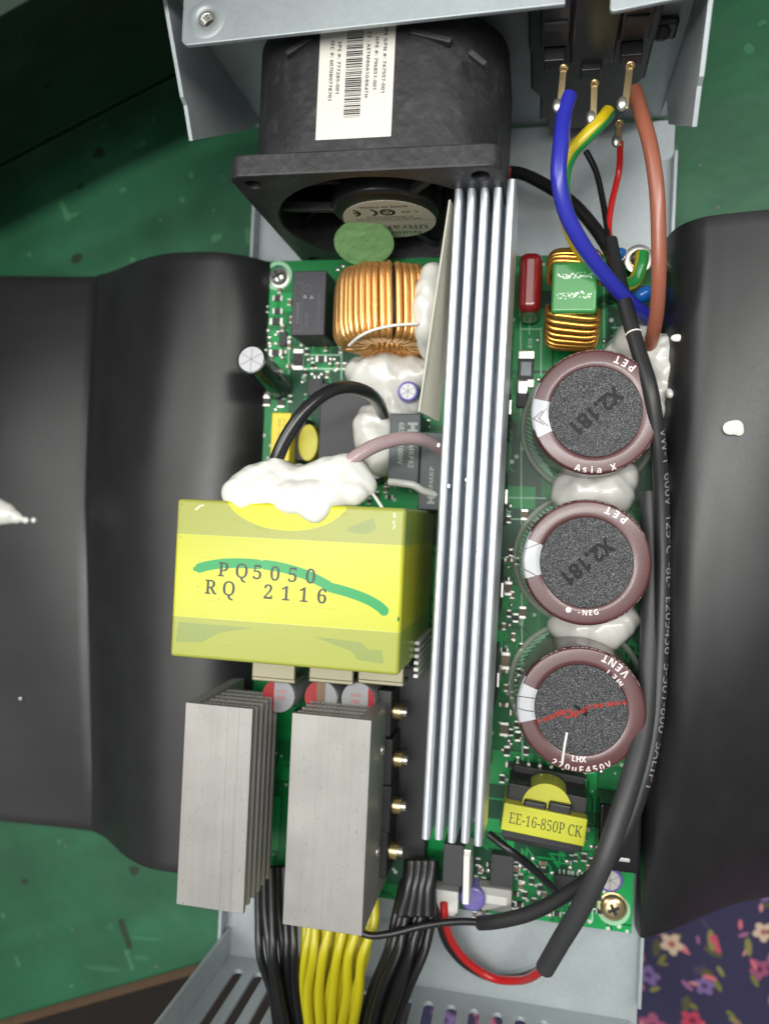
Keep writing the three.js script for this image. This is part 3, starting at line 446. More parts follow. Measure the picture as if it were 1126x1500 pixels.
// ---------------------------------------------------------------- large taped transformer
{
  const W = 56.5, D = 38.4, x = -57.6, z = 16.9, H = 50;
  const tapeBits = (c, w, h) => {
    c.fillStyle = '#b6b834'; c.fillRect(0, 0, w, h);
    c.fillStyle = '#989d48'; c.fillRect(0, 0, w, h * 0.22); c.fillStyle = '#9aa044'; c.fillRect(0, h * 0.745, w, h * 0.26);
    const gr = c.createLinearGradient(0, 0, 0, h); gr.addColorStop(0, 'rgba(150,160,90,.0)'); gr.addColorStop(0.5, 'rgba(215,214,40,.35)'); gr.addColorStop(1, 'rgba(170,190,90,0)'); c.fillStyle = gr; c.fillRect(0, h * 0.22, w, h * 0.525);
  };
  const top = drawn(1356, 922, (c, w, h) => {
    tapeBits(c, w, h);
    c.fillStyle = '#c2c020'; c.beginPath(); c.ellipse(w * 0.49, h * -0.06, w * 0.275, h * 0.225, 0.02, 0, 7); c.fill();
    c.fillStyle = 'rgba(112,132,84,.5)'; const pt = (l) => { c.beginPath(); l.forEach(([a, b], i) => i ? c.lineTo(a * w, b * h) : c.moveTo(a * w, b * h)); c.fill(); };
    pt([[0.03, 0.78], [0.37, 0.785], [0.22, 0.83], [0.14, 0.9], [0.02, 0.91]]); pt([[0.64, 0.81], [0.84, 0.82], [0.87, 0.86], [0.93, 0.86], [0.94, 0.94], [0.83, 0.93], [0.8, 0.88]]); pt([[0.76, 0.13], [0.87, 0.06], [0.885, 0.13], [0.84, 0.165], [0.77, 0.155]]);
    c.strokeStyle = '#059048'; c.lineWidth = 56; c.lineCap = 'round'; c.lineJoin = 'round'; c.beginPath(); c.moveTo(w * 0.115, h * 0.43); c.quadraticCurveTo(w * 0.22, h * 0.375, w * 0.38, h * 0.385); c.stroke(); c.beginPath(); c.moveTo(w * 0.41, h * 0.385); c.quadraticCurveTo(w * 0.58, h * 0.4, w * 0.7, h * 0.5); c.quadraticCurveTo(w * 0.88, h * 0.545, w * 0.93, h * 0.62); c.stroke();
    c.lineWidth = 26; c.beginPath(); c.moveTo(w * 0.095, h * 0.438); c.lineTo(w * 0.13, h * 0.425); c.stroke();
    c.fillStyle = '#080d05'; c.strokeStyle = '#0c1408'; c.lineWidth = 2; c.font = '112px serif'; c.save(); c.transform(1, 0.015, -0.02, 1, 0, 0);
    const put = (ch, x, y) => { c.fillText(ch, x, y); c.strokeText(ch, x, y); }; c.lineWidth = 3; [...'PQ5050'].forEach((ch, i) => put(ch, w * 0.205 + i * w * 0.078, h * 0.468)); [...'RQ'].forEach((ch, i) => put(ch, w * 0.15 + i * w * 0.08, h * 0.585)); [...'2116'].forEach((ch, i) => put(ch, w * 0.415 + i * w * 0.078, h * 0.585)); c.restore();
    c.fillStyle = '#1c6b35'; c.beginPath(); c.ellipse(w * 0.992, h * 0.665, 6, 14, 0, 0, 7); c.fill();
    c.fillStyle = 'rgba(60,60,20,.5)'; for (const [a, b] of [[0.02, 0.03], [0.02, 0.24], [0.62, 0.21], [0.11, 0.55], [0.21, 0.62], [0.27, 0.62]]) { c.beginPath(); c.arc(a * w, b * h, 4, 0, 7); c.fill(); }
    c.strokeStyle = 'rgba(240,240,160,.3)'; c.lineWidth = 3; for (const b of [0.22, 0.745]) { c.beginPath(); c.moveTo(0, h * b); c.lineTo(w, h * b); c.stroke(); }
    c.strokeStyle = '#f0f0d0'; c.lineCap = 'round'; for (const [a, b, d, e, lw] of [[0.085, 0.06, 0.105, 0.035, 9], [0.105, 0.035, 0.12, 0.03, 6], [0.955, 0.03, 0.958, 0.05, 8], [0.956, 0.075, 0.953, 0.09, 6], [0.96, 0.1, 0.955, 0.12, 5]]) { c.lineWidth = lw; c.beginPath(); c.moveTo(w * a, h * b); c.lineTo(w * d, h * e); c.stroke(); }  // white glints on the tape nicks, painted into the colour
    c.lineWidth = 3; c.strokeStyle = 'rgba(120,120,40,.25)'; c.strokeRect(w * 0.115, h * 0.36, w * 0.62, h * 0.27);
  });
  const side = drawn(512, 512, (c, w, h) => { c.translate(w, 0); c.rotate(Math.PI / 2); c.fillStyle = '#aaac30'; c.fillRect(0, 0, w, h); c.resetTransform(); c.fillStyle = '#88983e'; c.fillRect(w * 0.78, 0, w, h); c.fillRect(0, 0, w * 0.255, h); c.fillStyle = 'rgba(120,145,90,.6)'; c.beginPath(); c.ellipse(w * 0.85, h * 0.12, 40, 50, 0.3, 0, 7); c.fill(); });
  const front = drawn(256, 256, (c, w, h) => { c.fillStyle = '#9aa044'; c.fillRect(0, 0, w, h); });
  const tape = (m) => phys({ map: m, roughness: 0.3, specularIntensity: 0.6, bumpMap: coarse, bumpScale: 0.00015 });
  const wrinkle = drawn(1024, 700, (c, w, h) => {
    c.fillStyle = '#808080'; c.fillRect(0, 0, w, h); c.fillStyle = '#959595'; c.fillRect(0, 0, w, h * 0.22); c.fillRect(0, h * 0.745, w, h); let q0 = 17; const q = () => { q0 = (q0 * 16807) % 2147483647; return q0 / 2147483647; };
    for (let i = 0; i < 46; i++) { c.strokeStyle = q() < 0.5 ? 'rgba(40,40,40,.35)' : 'rgba(220,220,220,.35)'; c.lineWidth = 1 + q() * 3; const x = q() * w, y = q() < 0.5 ? q() * h * 0.24 : h * (0.74 + q() * 0.26); c.beginPath(); c.moveTo(x, y); c.quadraticCurveTo(x + (q() - 0.5) * 120, y + (q() - 0.5) * 60, x + (q() - 0.5) * 160, y + (q() - 0.5) * 50); c.stroke(); }
    for (let i = 0; i < 9; i++) { const x = q() * w, y = q() * h, r = 30 + q() * 70, g = c.createRadialGradient(x, y, 2, x, y, r); g.addColorStop(0, q() < 0.5 ? 'rgba(200,200,200,.5)' : 'rgba(60,60,60,.5)'); g.addColorStop(1, 'rgba(128,128,128,0)'); c.fillStyle = g; c.fillRect(x - r, y - r, 2 * r, 2 * r); }
  }, false);
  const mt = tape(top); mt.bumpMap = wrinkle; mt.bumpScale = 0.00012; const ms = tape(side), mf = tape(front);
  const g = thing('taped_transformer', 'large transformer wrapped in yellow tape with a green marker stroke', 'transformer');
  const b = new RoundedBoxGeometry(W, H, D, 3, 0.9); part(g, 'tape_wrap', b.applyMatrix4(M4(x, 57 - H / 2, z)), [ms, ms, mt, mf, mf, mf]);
  part(g, 'ferrite_core', box(W - 6, 7, D - 4, x, 4, z, 0, 0.5), mat.core);
  for (let i = 0; i < 3; i++) {                                         // foil ends bent out towards the small heatsinks
    const v = at([398, 483, 556][i], [986, 988, 990][i], 30), t = part(g, 'foil_terminal', box(12.5, 1.6, 9, v.x, 28, v.z - 2.6, 0, 0.5), mat.foil); part(t, 'foil_lip', box(12.5, 9, 1.2, v.x, 24, v.z + 2.2, 0, 0.4), mat.foil);
  }
  part(g, 'bobbin_flange', box(48, 20, 4, x + 2, 16, z + 21.5, 0, 0.4), mat.core);
  for (let i = 0; i < 6; i++) part(g, 'bobbin_rib', box(1.2, 26, 0.9, x + W / 2 + 0.7, 22, z + 15 + i * 1.7, 0, 0.1), mat.white);
  finish(g);
}

// ---------------------------------------------------------------- two small block heatsinks
function blockSink(x0, x1, z0, z1, spine, label, screws) {
  const g = thing('block_heatsink', label, 'heatsink', 'grey block heatsinks over the low voltage side'), w = x1 - x0, d = z1 - z0, xc = (x0 + x1) / 2, zc = (z0 + z1) / 2;
  const sx = spine < 0 ? x0 + 1.6 : x1 - 1.6;
  part(g, 'spine', box(3.2, 33, d, sx, 21.5 - 1.2, zc, 0, 0.15, 60), mat.alu);
  const fpl = box(w, 1.6, d, xc, 37.2, zc, 0, 0.2, 60), fu = fpl.attributes.uv; for (let k = 0; k < fu.count; k++) fu.setXY(k, fu.getX(k) + spine * 0.37, fu.getY(k) + spine * 0.21);
  part(g, 'face_plate', fpl, mat.alu);
  for (let i = 0; i < 5; i++) {
    const y = 33.2 - i * 3.9, L = w - 3.2, fx = spine < 0 ? x0 + 3.2 + L / 2 : x1 - 3.2 - L / 2, s = new THREE.Shape(), n = 13, st = spine < 0 ? x0 + 3 : x0 + 0.2;
    s.moveTo(st, y - 0.7); for (let k = 0; k <= n * 2; k++) s.lineTo(st + k / (n * 2) * L, y + 0.5 + (k % 2) * 0.45); s.lineTo(st + L, y - 0.7); s.lineTo(st, y - 0.7);
    part(g, 'fin', uvMM(extrude(s, d - 0.8, 'z', 0).translate(0, 0, z0 + 0.4), 60), mat.alu);
  }
  for (const [z, y] of screws) part(g, 'screw_hole', new THREE.TorusGeometry(1.1, 0.45, 10, 24).rotateY(Math.PI / 2).translate(x1 + 0.1, y, z), mat.tin);
  finish(g);
}
blockSink(-90, -71, 52, 106, -1, 'grey scratched block heatsink next to the black plastic sheet, above the black wires', []);
blockSink(-60.2, -39, 52, 107, 1, 'grey streaked block heatsink with side screws, above the yellow wires', [[64, 22], [92, 22]]);


// ---------------------------------------------------------------- cooling fan
{
  const g = thing('cooling_fan', 'black square cooling fan with a white printed sticker on its barrel', 'fan');
  const cx = -43.6, cy = 27, zf = -79.6;
  const fl = roundRect(65, 64, 3.4, cx, cy); fl.holes.push(hole(cx, cy, 28.6)); for (const [a, b] of [[-27.6, 27], [27.6, 27], [-27.6, -27], [27.6, -27]]) fl.holes.push(hole(cx + a, cy + b, 2.1));
  part(g, 'front_flange', uvMM(extrude(fl, 5.4, 'z', 0.5, 48).translate(0, 0, zf - 5.4), 20), mat.fanPlastic);
  const bs = roundRect(64, 62.4, 21, cx, cy); bs.holes.push(hole(cx, cy, 28.6));
  part(g, 'barrel', uvMM(extrude(bs, 33, 'z', 0.3, 48).translate(0, 0, zf - 38), 22), mat.fanPlastic);
  for (const [px, py, L, rot] of [[440, 72, 7, 0.5], [632, 58, 10, -0.3], [700, 90, 5, -0.7]]) { const v = at(px, py, 57); part(g, 'barrel_rib', box(L, 2, 1.4, v.x, 57.8, v.z, rot, 0.4), mat.fanPlastic); }
  const blade = mat.blackPlastic;
  for (let i = 0; i < 7; i++) {
    const N = 10, pos = [], idx = [], a0 = i / 7 * Math.PI * 2 + 0.4;
    for (let s = 0; s < 2; s++) for (let j = 0; j <= N; j++) for (let k = 0; k <= N; k++) { const r = 15 + 13 * j / N, t = k / N, a = a0 + t * 0.62 + j / N * 0.38; pos.push(cx + Math.cos(a) * r, cy + Math.sin(a) * r, zf - 6 - t * 15 + (j / N) * 2.5 - s * 1.1); }
    const W = N + 1, S = W * W, q = (a, b, c, d) => idx.push(a, b, c, a, c, d);
    for (let j = 0; j < N; j++) for (let k = 0; k < N; k++) { const a = j * W + k; q(a, a + W, a + W + 1, a + 1); q(S + a, S + a + 1, S + a + W + 1, S + a + W); }
    for (let k = 0; k < N; k++) { q(k, k + 1, S + k + 1, S + k); const a = N * W + k; q(a, S + a, S + a + 1, a + 1); q(k * W, S + k * W, S + k * W + W, k * W + W); const b = k * W + N; q(b, b + W, S + b + W, S + b); }
    const b = new THREE.BufferGeometry(); b.setAttribute('position', new THREE.Float32BufferAttribute(pos, 3)); b.setAttribute('uv', new THREE.Float32BufferAttribute(new Float32Array(pos.length / 3 * 2), 2)); b.setIndex(idx); b.computeVertexNormals();
    part(g, 'fan_blade', b, blade);
  }
  const hub = part(g, 'hub', lathe([[0, 0], [13.5, 0], [15, -1.2], [15.2, -20], [0, -20]], 0, 0, 0, 56).rotateX(Math.PI / 2).translate(cx, cy, zf - 2.6), mat.blackPlastic);
  part(g, 'rear_wall', new THREE.CylinderGeometry(29, 29, 1, 48).rotateX(Math.PI / 2).translate(cx, cy, zf - 40), mat.core);
  for (let i = 0; i < 3; i++) { const a = 0.9 + i * 2.09; part(g, 'strut', box(16, 2, 2.4, 0, 0, 0).applyMatrix4(M4(cx + Math.cos(a) * 21.5, cy + Math.sin(a) * 21.5, zf - 4.2, 0, 0, a)), mat.fanPlastic); }
  const label = drawn(512, 512, (c) => {
    c.translate(256, 256); c.fillStyle = '#cfc9ba'; c.beginPath(); c.arc(0, 0, 256, 0, 7); c.fill(); c.rotate(Math.PI); c.fillStyle = '#222'; c.textAlign = 'center';
    c.font = 'bold 34px sans-serif'; c.fillText('MADE IN CHINA', 0, 190);
    c.lineWidth = 17; c.strokeStyle = '#1c1c1c'; c.beginPath(); c.arc(-10, 108, 34, 0, 7); c.stroke(); c.beginPath(); c.moveTo(-10, 92); c.lineTo(8, 122); c.lineTo(-28, 122); c.closePath(); c.lineWidth = 7; c.stroke(); c.lineWidth = 17;
    c.beginPath(); c.arc(92, 108, 40, 1.9, 4.4); c.stroke(); c.beginPath(); c.arc(186, 108, 40, 1.9, 4.4); c.stroke(); c.beginPath(); c.moveTo(148, 108); c.lineTo(180, 108); c.stroke();
    c.font = 'bold 44px sans-serif'; c.fillText('c\u16B1us', -130, 120);
    c.font = 'bold 24px sans-serif'; c.fillText('V60E12BS1M3-09A03 DC12V 2.8A', 0, 24); c.fillText('DC BRUSHLESS MOTOR', -10, 52);
    c.strokeStyle = '#555'; c.lineWidth = 4; c.beginPath(); c.moveTo(-250, -8); c.lineTo(250, -8); c.stroke();
    c.font = 'bold 84px sans-serif'; c.fillStyle = '#5c6a5c'; c.fillText('UltraFlo', -40, -76); c.fillStyle = '#2b8a58'; c.font = 'bold 70px sans-serif'; c.fillText('Nidec', -60, -160);
  });
  const lb = new THREE.CylinderGeometry(12.8, 12.8, 0.25, 56); lb.rotateX(Math.PI / 2); { const p = lb.attributes.position, uv = lb.attributes.uv; for (let k = 0; k < p.count; k++) uv.setXY(k, 0.5 + p.getX(k) / 25.6, 0.5 + p.getY(k) / 25.6); }
  part(g, 'hub_label', lb.translate(cx + 0.4, cy - 3, zf - 2.4), std({ map: label, roughness: 0.5 }));
  const sticker = drawn(640, 1024, (c, w, h) => {
    c.fillStyle = '#d9d6cc'; c.fillRect(0, 0, w, h); c.fillStyle = '#16161a'; c.textBaseline = 'middle'; c.font = 'bold 40px sans-serif';
    const line = (t, x, y, len) => { c.save(); c.translate(x, y); c.rotate(Math.PI / 2 + 0.01); const m = c.measureText(t).width; c.scale(len / m, 1); c.fillText(t, 0, 0); c.restore(); };
    line('HPE GPN #: 747597-001', 560, 150, 540); line('HPE #: 796851-001', 488, 240, 420); line('CT : AETMB0A1GBK4TH', 420, 195, 520); line('SPS #: 777285-001', 172, 255, 420); line('IEC #: 6070B0778701', 110, 245, 480);
    let y = 120, s = 3; const q = () => { s = (s * 16807) % 2147483647; return s / 2147483647; };
    while (y < 860) { const t = [4, 4, 8, 12][Math.floor(q() * 4)]; c.fillRect(232, y, 140, Math.min(t, 860 - y)); y += t + [4, 5, 8, 11][Math.floor(q() * 4)]; }
  });
  const sg = new THREE.BoxGeometry(18, 0.12, 30.6); { const k = mat.white; part(g, 'printed_sticker', sg.translate(cx - 2, cy + 31.3, -103), [k, k, std({ map: sticker, roughness: 0.42 }), k, k, k]); }
  const gv = at(533, 356, 16), gs = new THREE.CylinderGeometry(8.6, 8.6, 0.4, 48).rotateX(1.12).rotateY(0.12).translate(gv.x, 16, gv.z);
  part(g, 'green_dot_sticker', gs, std({ color: lin(0.24, 0.47, 0.19), roughness: 0.6, bumpMap: coarse, bumpScale: 0.0005 }));
  finish(g);
  const pr = at(740, 250, 8); single('red_grommet', cyl(1.6, 1.6, 5, pr.x, 6, pr.z), std({ color: lin(0.4, 0.02, 0.02), roughness: 0.5 }), 'tiny red sleeve end behind the tips of the heatsink fins', 'grommet');
}

// ---------------------------------------------------------------- mains inlet socket
{
  const g = thing('mains_inlet', 'black mains inlet socket with gold solder tabs on the end plate', 'power socket'), z = -116, P = mat.blackPlastic;
  const b = prism([[-6.4, 24], [-4, 20], [-4, 8], [19.4, 8], [19.4, 20], [22.4, 26], [22.4, 40], [22.8, 42], [22.8, 63], [-6.8, 63], [-6.8, 42], [-6.4, 40]], 8, 'z', 0.6).translate(0, 0, z - 7.6);
  part(g, 'socket_body', uvMM(b, 20), P);
  part(g, 'centre_column', box(10.5, 25, 3, 8.4, 50.5, z + 1.3, 0, 0.8), P);
  for (const x of [-0.6, 17.4]) { part(g, 'side_block', box(6.8, 18, 2, x, 53.5, z + 0.8, 0, 0.5), P); part(g, 'grey_plate', box(5.2, 3, 0.6, x, 52.5, z + 2, 0, 0.2), mat.darkGrey); part(g, 'tab_holder', box(5, 4, 5, x, 41, z + 1.8, 0, 0.4), P); }
  part(g, 'tab_holder', box(5, 4, 5, 8.4, 36, z + 1.8, 0, 0.4), P); part(g, 'lower_step', box(20, 7, 6, 8.2, 5, z - 3, 0, 0.6), P);
  for (const [px0, py0, h0, px1, py1, h1] of [[825, 100, 41, 819, 163, 41], [870, 122, 36, 868, 180, 36], [922, 96, 42, 914, 160, 42], [906, 180, 20, 905, 214, 20]]) {
    const a = at(px0, py0, h0), c = at(px1, py1, h1), L = a.distanceTo(c); part(g, 'solder_tab', box(1.7, 0.8, L, (a.x + c.x) / 2, a.y, (a.z + c.z) / 2, Math.atan2(c.x - a.x, c.z - a.z), 0.2), mat.brass); 
    part(g, 'solder_blob', new THREE.SphereGeometry(1.2, 16, 12).scale(1, 0.8, 1.5).translate(c.x - 0.6, c.y + 0.3, c.z - 1.2), mat.tin);
    part(g, 'tab_end', new THREE.TorusGeometry(0.8, 0.4, 8, 20).rotateX(-0.5).translate(a.x, a.y + 0.6, a.z + 0.4), mat.brass);
  }
  const sv = at(975, 78, 38); part(g, 'fixing_screw', lathe([[0, 1.6], [1.4, 1.4], [2, 0.6], [2.2, 0]], 0, 0, 0, 24).rotateX(Math.PI / 2).translate(sv.x - 1, 36, -121), mat.darkGrey);
  part(g, 'fixing_ear', box(6, 7, 2, 25.4, 36, -122, 0, 0.8), P);
  finish(g);
}

// ---------------------------------------------------------------- wires
const wireMat = (r, g, b, ro = 0.3) => phys({ color: lin(r, g, b), roughness: ro, clearcoat: 0.2, clearcoatRoughness: 0.3 });
const blue = wireMat(0.025, 0.03, 0.36), brown = wireMat(0.3, 0.1, 0.06), red = wireMat(0.5, 0.012, 0.012), pink = phys({ color: lin(0.4, 0.29, 0.3), roughness: 0.24, clearcoat: 0.5 }), bundleYellow = wireMat(0.52, 0.46, 0.015, 0.33);
const wire = (pts, r, m, label, seg = 80, group, name = 'insulated_wire', cat = 'wire') => single(name, tube(pts, r, seg), m, label, cat, group);
wire([[833, 140, 40], [826, 165, 41], [821, 210, 43], [818, 262, 43], [829, 312, 40], [855, 362, 35], [893, 412, 27], [928, 448, 19], [956, 470, 11]], 1.95, blue, 'thick blue wire curving from the mains inlet down to the board');
{
  const stripe = drawn(256, 64, (c, w, h) => { c.fillStyle = '#c9b21c'; c.fillRect(0, 0, w, h); c.fillStyle = '#2c8a45'; c.fillRect(0, 0, w, h * 0.1); c.fillRect(0, h * 0.84, w, h * 0.16); });
  stripe.wrapS = stripe.wrapT = THREE.RepeatWrapping;
  const m = phys({ map: stripe, roughness: 0.3, clearcoat: 0.2 });
  wire([[890, 165, 33], [880, 178, 35], [858, 200, 35], [835, 226, 33], [825, 256, 31], [826, 300, 30], [842, 352, 28], [878, 400, 20], [905, 418, 12], [928, 412, 9], [938, 388, 9], [940, 372, 8]], 1.9, m, 'yellow and green striped earth wire passing behind the blue wire', 140);
}
wire([[928, 132, 34], [938, 165, 36], [952, 215, 38], [961, 275, 38], [964, 340, 36], [964, 410, 32], [961, 460, 26], [955, 492, 20], [945, 524, 12]], 1.85, brown, 'thick brown wire hanging from the mains inlet beside the standing sheet');
wire([[858, 222, 12], [872, 250, 12], [882, 292, 13], [889, 335, 16], [894, 365, 18]], 0.85, mat.blackWire, 'thin black wire under the mains inlet next to the thin red one');
wire([[908, 208, 20], [906, 250, 14], [895, 300, 15], [891, 335, 16], [895, 365, 18]], 0.85, red, 'thin red wire under the mains inlet');
wire([[742, 252, 4], [762, 254, 6], [800, 272, 9], [838, 298, 12], [872, 336, 15], [900, 380, 18]], 1.75, mat.blackWire, 'black cable slanting out from behind the fan to the sleeved cable');
{
  const print = drawn(2048, 64, (c, w, h) => { c.fillStyle = '#262627'; c.fillRect(0, 0, w, h); c.fillStyle = '#8f8f8f'; c.font = '17px sans-serif'; c.scale(2.2, 1); c.fillText('VW-1  600V  125\u00b0C  -8L-  E209436  5-301-600  SALIPT', 240, 38); });
  const pm = phys({ map: print, roughness: 0.42 });
  const g = thing('sleeved_cable', 'black sleeved cable with white printing running along the standing sheet', 'cable');
  const pts = [[893, 352, 17], [900, 385, 19], [916, 450, 23], [934, 512, 27], [952, 572, 30], [962, 640, 28], [968, 720, 24], [970, 800, 22], [969, 900, 22], [966, 980, 23], [958, 1070, 26], [940, 1150, 29], [910, 1230, 30], [872, 1280, 27], [826, 1312, 23], [775, 1338, 19], [725, 1350, 15], [702, 1352, 12]];
  const tg = new THREE.TubeGeometry(path(pts), 200, 1.95, 16), uv = tg.attributes.uv; for (let k = 0; k < uv.count; k++) uv.setXY(k, uv.getX(k), (uv.getY(k) + 0.62) % 1);
  const rp = pm; print.wrapT = THREE.RepeatWrapping; part(g, 'sleeve', tg, rp);
  const mk = path(pts); part(g, 'white_band', new THREE.TorusGeometry(2, 0.22, 10, 28).applyQuaternion(new THREE.Quaternion().setFromUnitVectors(new THREE.Vector3(0, 0, 1), mk.getTangent(0.155))).translate(...mk.getPoint(0.155).toArray()), mat.white);
  part(g, 'core_wire', tube([[710, 1351, 12], [670, 1350, 14], [620, 1356, 16], [570, 1368, 17], [540, 1370, 18], [522, 1362, 18]], 1, 50), mat.blackWire);
  finish(g);
}
{
  const g = thing('sleeved_cable', 'thick black sleeve ending open over the red wire at the board corner', 'cable');
  const pts = [[952, 720, 18], [953, 850, 19], [950, 960, 22], [942, 1060, 27], [929, 1120, 31], [908, 1190, 35], [884, 1260, 37], [850, 1330, 33], [820, 1380, 27], [798, 1418, 21]];
  part(g, 'sleeve', new THREE.TubeGeometry(path(pts), 120, 2.5, 18), phys({ color: lin(0.035, 0.035, 0.037), roughness: 0.5, side: THREE.DoubleSide })); finish(g);
}
wire([[650, 1322, 6], [651, 1342, 6], [660, 1376, 1], [684, 1408, -3], [720, 1432, -4], [758, 1436, 1], [786, 1426, 12], [808, 1400, 22]], 1.2, red, 'red wire looping over the steel floor into the thick black sleeve');
wire([[640, 1318, 5], [643, 1345, 5], [654, 1382, 0], [680, 1412, -4], [716, 1431, -6], [752, 1432, -4], [790, 1420, 8], [806, 1402, 20]], 1.1, mat.blackWire, 'black wire looping beside the red one over the steel floor');
wire([[716, 1222, 14], [745, 1245, 16], [775, 1268, 14], [800, 1292, 9], [812, 1306, 4]], 1.1, mat.blackWire, 'short thin black wire under the small yellow transformer');
wire([[395, 700, 46], [402, 680, 50], [420, 640, 51], [450, 598, 50], [482, 574, 46], [512, 568, 40], [540, 576, 32], [556, 594, 20], [562, 612, 12]], 1.75, mat.sleeve, 'black sleeved lead arching from the glue on the yellow transformer');
wire([[492, 702, 50], [510, 678, 52], [545, 655, 49], [580, 644, 44], [612, 643, 38], [640, 654, 30], [662, 672, 22]], 1.75, pink, 'pale pink tubing arching from the white glue to the long heatsink');
const nth = ['first', 'second', 'third', 'fourth', 'fifth', 'sixth', 'seventh', 'eighth', 'ninth', 'tenth', 'eleventh', 'twelfth', 'thirteenth', 'fourteenth', 'fifteenth'];
for (const [i, n] of [[0, 6], [1, 15], [2, 8]]) for (let k = 0; k < n; k++) {     // output wires in three bunches
  const t = n > 1 ? k / (n - 1) : 0, lay = (k % 3) * 2.2, j = rr(-4, 4), e = rr(-5, 5);
  if (i === 0) wire([[378 + 48 * t, 1270, 3 + lay], [379 + 50 * t, 1340, 5 + lay], [385 + 44 * t + j, 1400, 9 + lay], [396 + 38 * t + e * 0.6, 1455, 18 + lay], [408 + 36 * t, 1520, 30 + lay], [414 + 34 * t, 1580, 46 + lay]], 1.3, mat.blackWire, nth[k] + ' black output wire from the plastic sheet, under the scratched heatsink', 60, 'black output wires by the scratched heatsink', 'output_wire');
  if (i === 1) wire([[450 + 96 * t, 1290, 4 + lay], [448 + 100 * t, 1350, 7 + lay], [444 + 92 * t + j * 1.6, 1400, 11 + lay], [440 + 84 * t + e, 1455, 20 + lay + j * 0.15], [442 + 74 * t - e * 0.8, 1520, 32 + lay], [444 + 70 * t, 1580, 48 + lay]], 1.35, bundleYellow, nth[k] + ' yellow output wire of the bunch, counted from the scratched heatsink side', 60, 'yellow output wires', 'output_wire');
  if (i === 2) wire([[592 + 40 * t, 1290, 6 + lay], [580 + 52 * t, 1340, 9 + lay], [566 + 54 * t + j, 1390, 12 + lay], [548 + 52 * t + e * 0.7, 1450, 20 + lay], [530 + 48 * t, 1510, 31 + lay], [516 + 46 * t, 1580, 46 + lay]], 1.35, mat.blackWire, nth[k] + ' black output wire from the shrink sleeves, counted from the yellow bunch', 60, 'black output wires from the sleeves', 'output_wire');
}
for (let k = 0; k < 4; k++) single('shrink_sleeve', tube([[602 + k * 10, 1262, 10], [598 + k * 10, 1300, 13], [588 + k * 13, 1338, 14]], 2.1, 20), phys({ color: lin(0.012, 0.012, 0.014), roughness: 0.3 }), nth[k] + ' shiny black shrink sleeve from the brass nuts, under the long heatsink', 'sleeve', 'shrink sleeves on the output wires');

// ---------------------------------------------------------------- chokes
{
  const g = thing('toroid_choke', 'large standing toroid choke wound with thick copper wire', 'choke'), cx = -43.6, cy = 16.6, cz = -58.4, n = 46;
  part(g, 'toroid_core', lathe([[5.4, -8.4], [13.2, -8.4], [13.2, 8.4], [5.4, 8.4], [5.4, -8.4]], 0, 0, 0, 48).rotateX(Math.PI / 2).translate(cx, cy, cz), mat.core);
  for (let k = 0; k < n; k++) {
    const a = Math.PI / 2 + 1.5 - k / n * Math.PI * 1.9 - (k > 13 ? 0.05 : 0) + rr(-0.01, 0.01), lift = k % 4 === 1 ? 0.25 : 0, pts = [];
    for (let q = 0; q < 28; q++) { const t = q / 28 * Math.PI * 2, pw = (x) => Math.sign(x) * Math.pow(Math.abs(x), 0.42), ri = k % 2 ? 5.2 : 6.9, r = (14.7 + lift + ri) / 2 + (14.7 + lift - ri) / 2 * pw(Math.cos(t)), z = (9.7 + lift) * pw(Math.sin(t)), tw = a - z * 0.004 + (r < 7 ? (k % 2) * 0.03 : 0); pts.push(new THREE.Vector3(cx + Math.cos(tw) * r, cy + Math.sin(tw) * r, cz + z)); }
    const curve = new THREE.CatmullRomCurve3(pts, true, 'centripetal');
    part(g, 'copper_turn', new THREE.TubeGeometry(curve, 54, 0.95, 8, true), mat.copper);
  }
  finish(g);
}
{
  const g = thing('common_mode_choke', 'small green taped choke with golden wire wound round both ends', 'choke'), c = at(838, 440, 14), cx = c.x, cy = 13, cz = c.z;
  part(g, 'ring_core', lathe([[6, -5.4], [12.3, -5.4], [12.3, 5.4], [6, 5.4], [6, -5.4]], 0, 0, 0, 48).rotateZ(Math.PI / 2).translate(cx, cy, cz), std({ color: lin(0.05, 0.2, 0.06), roughness: 0.5 }));
  const lt = drawn(256, 320, (x, w, h) => { x.fillStyle = '#3a8a44'; x.fillRect(0, 0, w, h); x.fillStyle = '#dfe8dc'; let s = 9; const q = () => { s = (s * 16807) % 2147483647; return s / 2147483647; }; for (const y of [90, 215]) for (let i = 0; i < 46; i++) x.fillRect(25 + i * 4.4, y + (q() - 0.5) * 40 - i * 0.3, 3 + q() * 6, 3 + q() * 12); });
  const lg = new RoundedBoxGeometry(11.6, 3, 13.4, 3, 1); lg.clearGroups(); part(g, 'green_tape', lg.translate(cx, cy + 12.4, cz + 0.2), phys({ map: lt, roughness: 0.25, clearcoat: 0.6 }));
  const turn = (a) => { const pts = []; for (let q = 0; q < 24; q++) { const t = q / 24 * Math.PI * 2, x = 6.6 * Math.sign(Math.cos(t)) * Math.pow(Math.abs(Math.cos(t)), 0.45), r = 9.2 + 4.2 * Math.sign(Math.sin(t)) * Math.pow(Math.abs(Math.sin(t)), 0.45), aa = a + x * 0.01; pts.push(new THREE.Vector3(cx + x, cy + Math.cos(aa) * r, cz + Math.sin(aa) * r)); } return new THREE.TubeGeometry(new THREE.CatmullRomCurve3(pts, true), 48, 0.78, 8, true); };
  for (let i = 0; i < 7; i++) part(g, 'copper_turn', turn(0.58 + i * 0.15), mat.copperGold);
  for (let i = 0; i < 6; i++) part(g, 'copper_turn', turn(-0.58 - i * 0.15), mat.copperGold);
  finish(g);
}

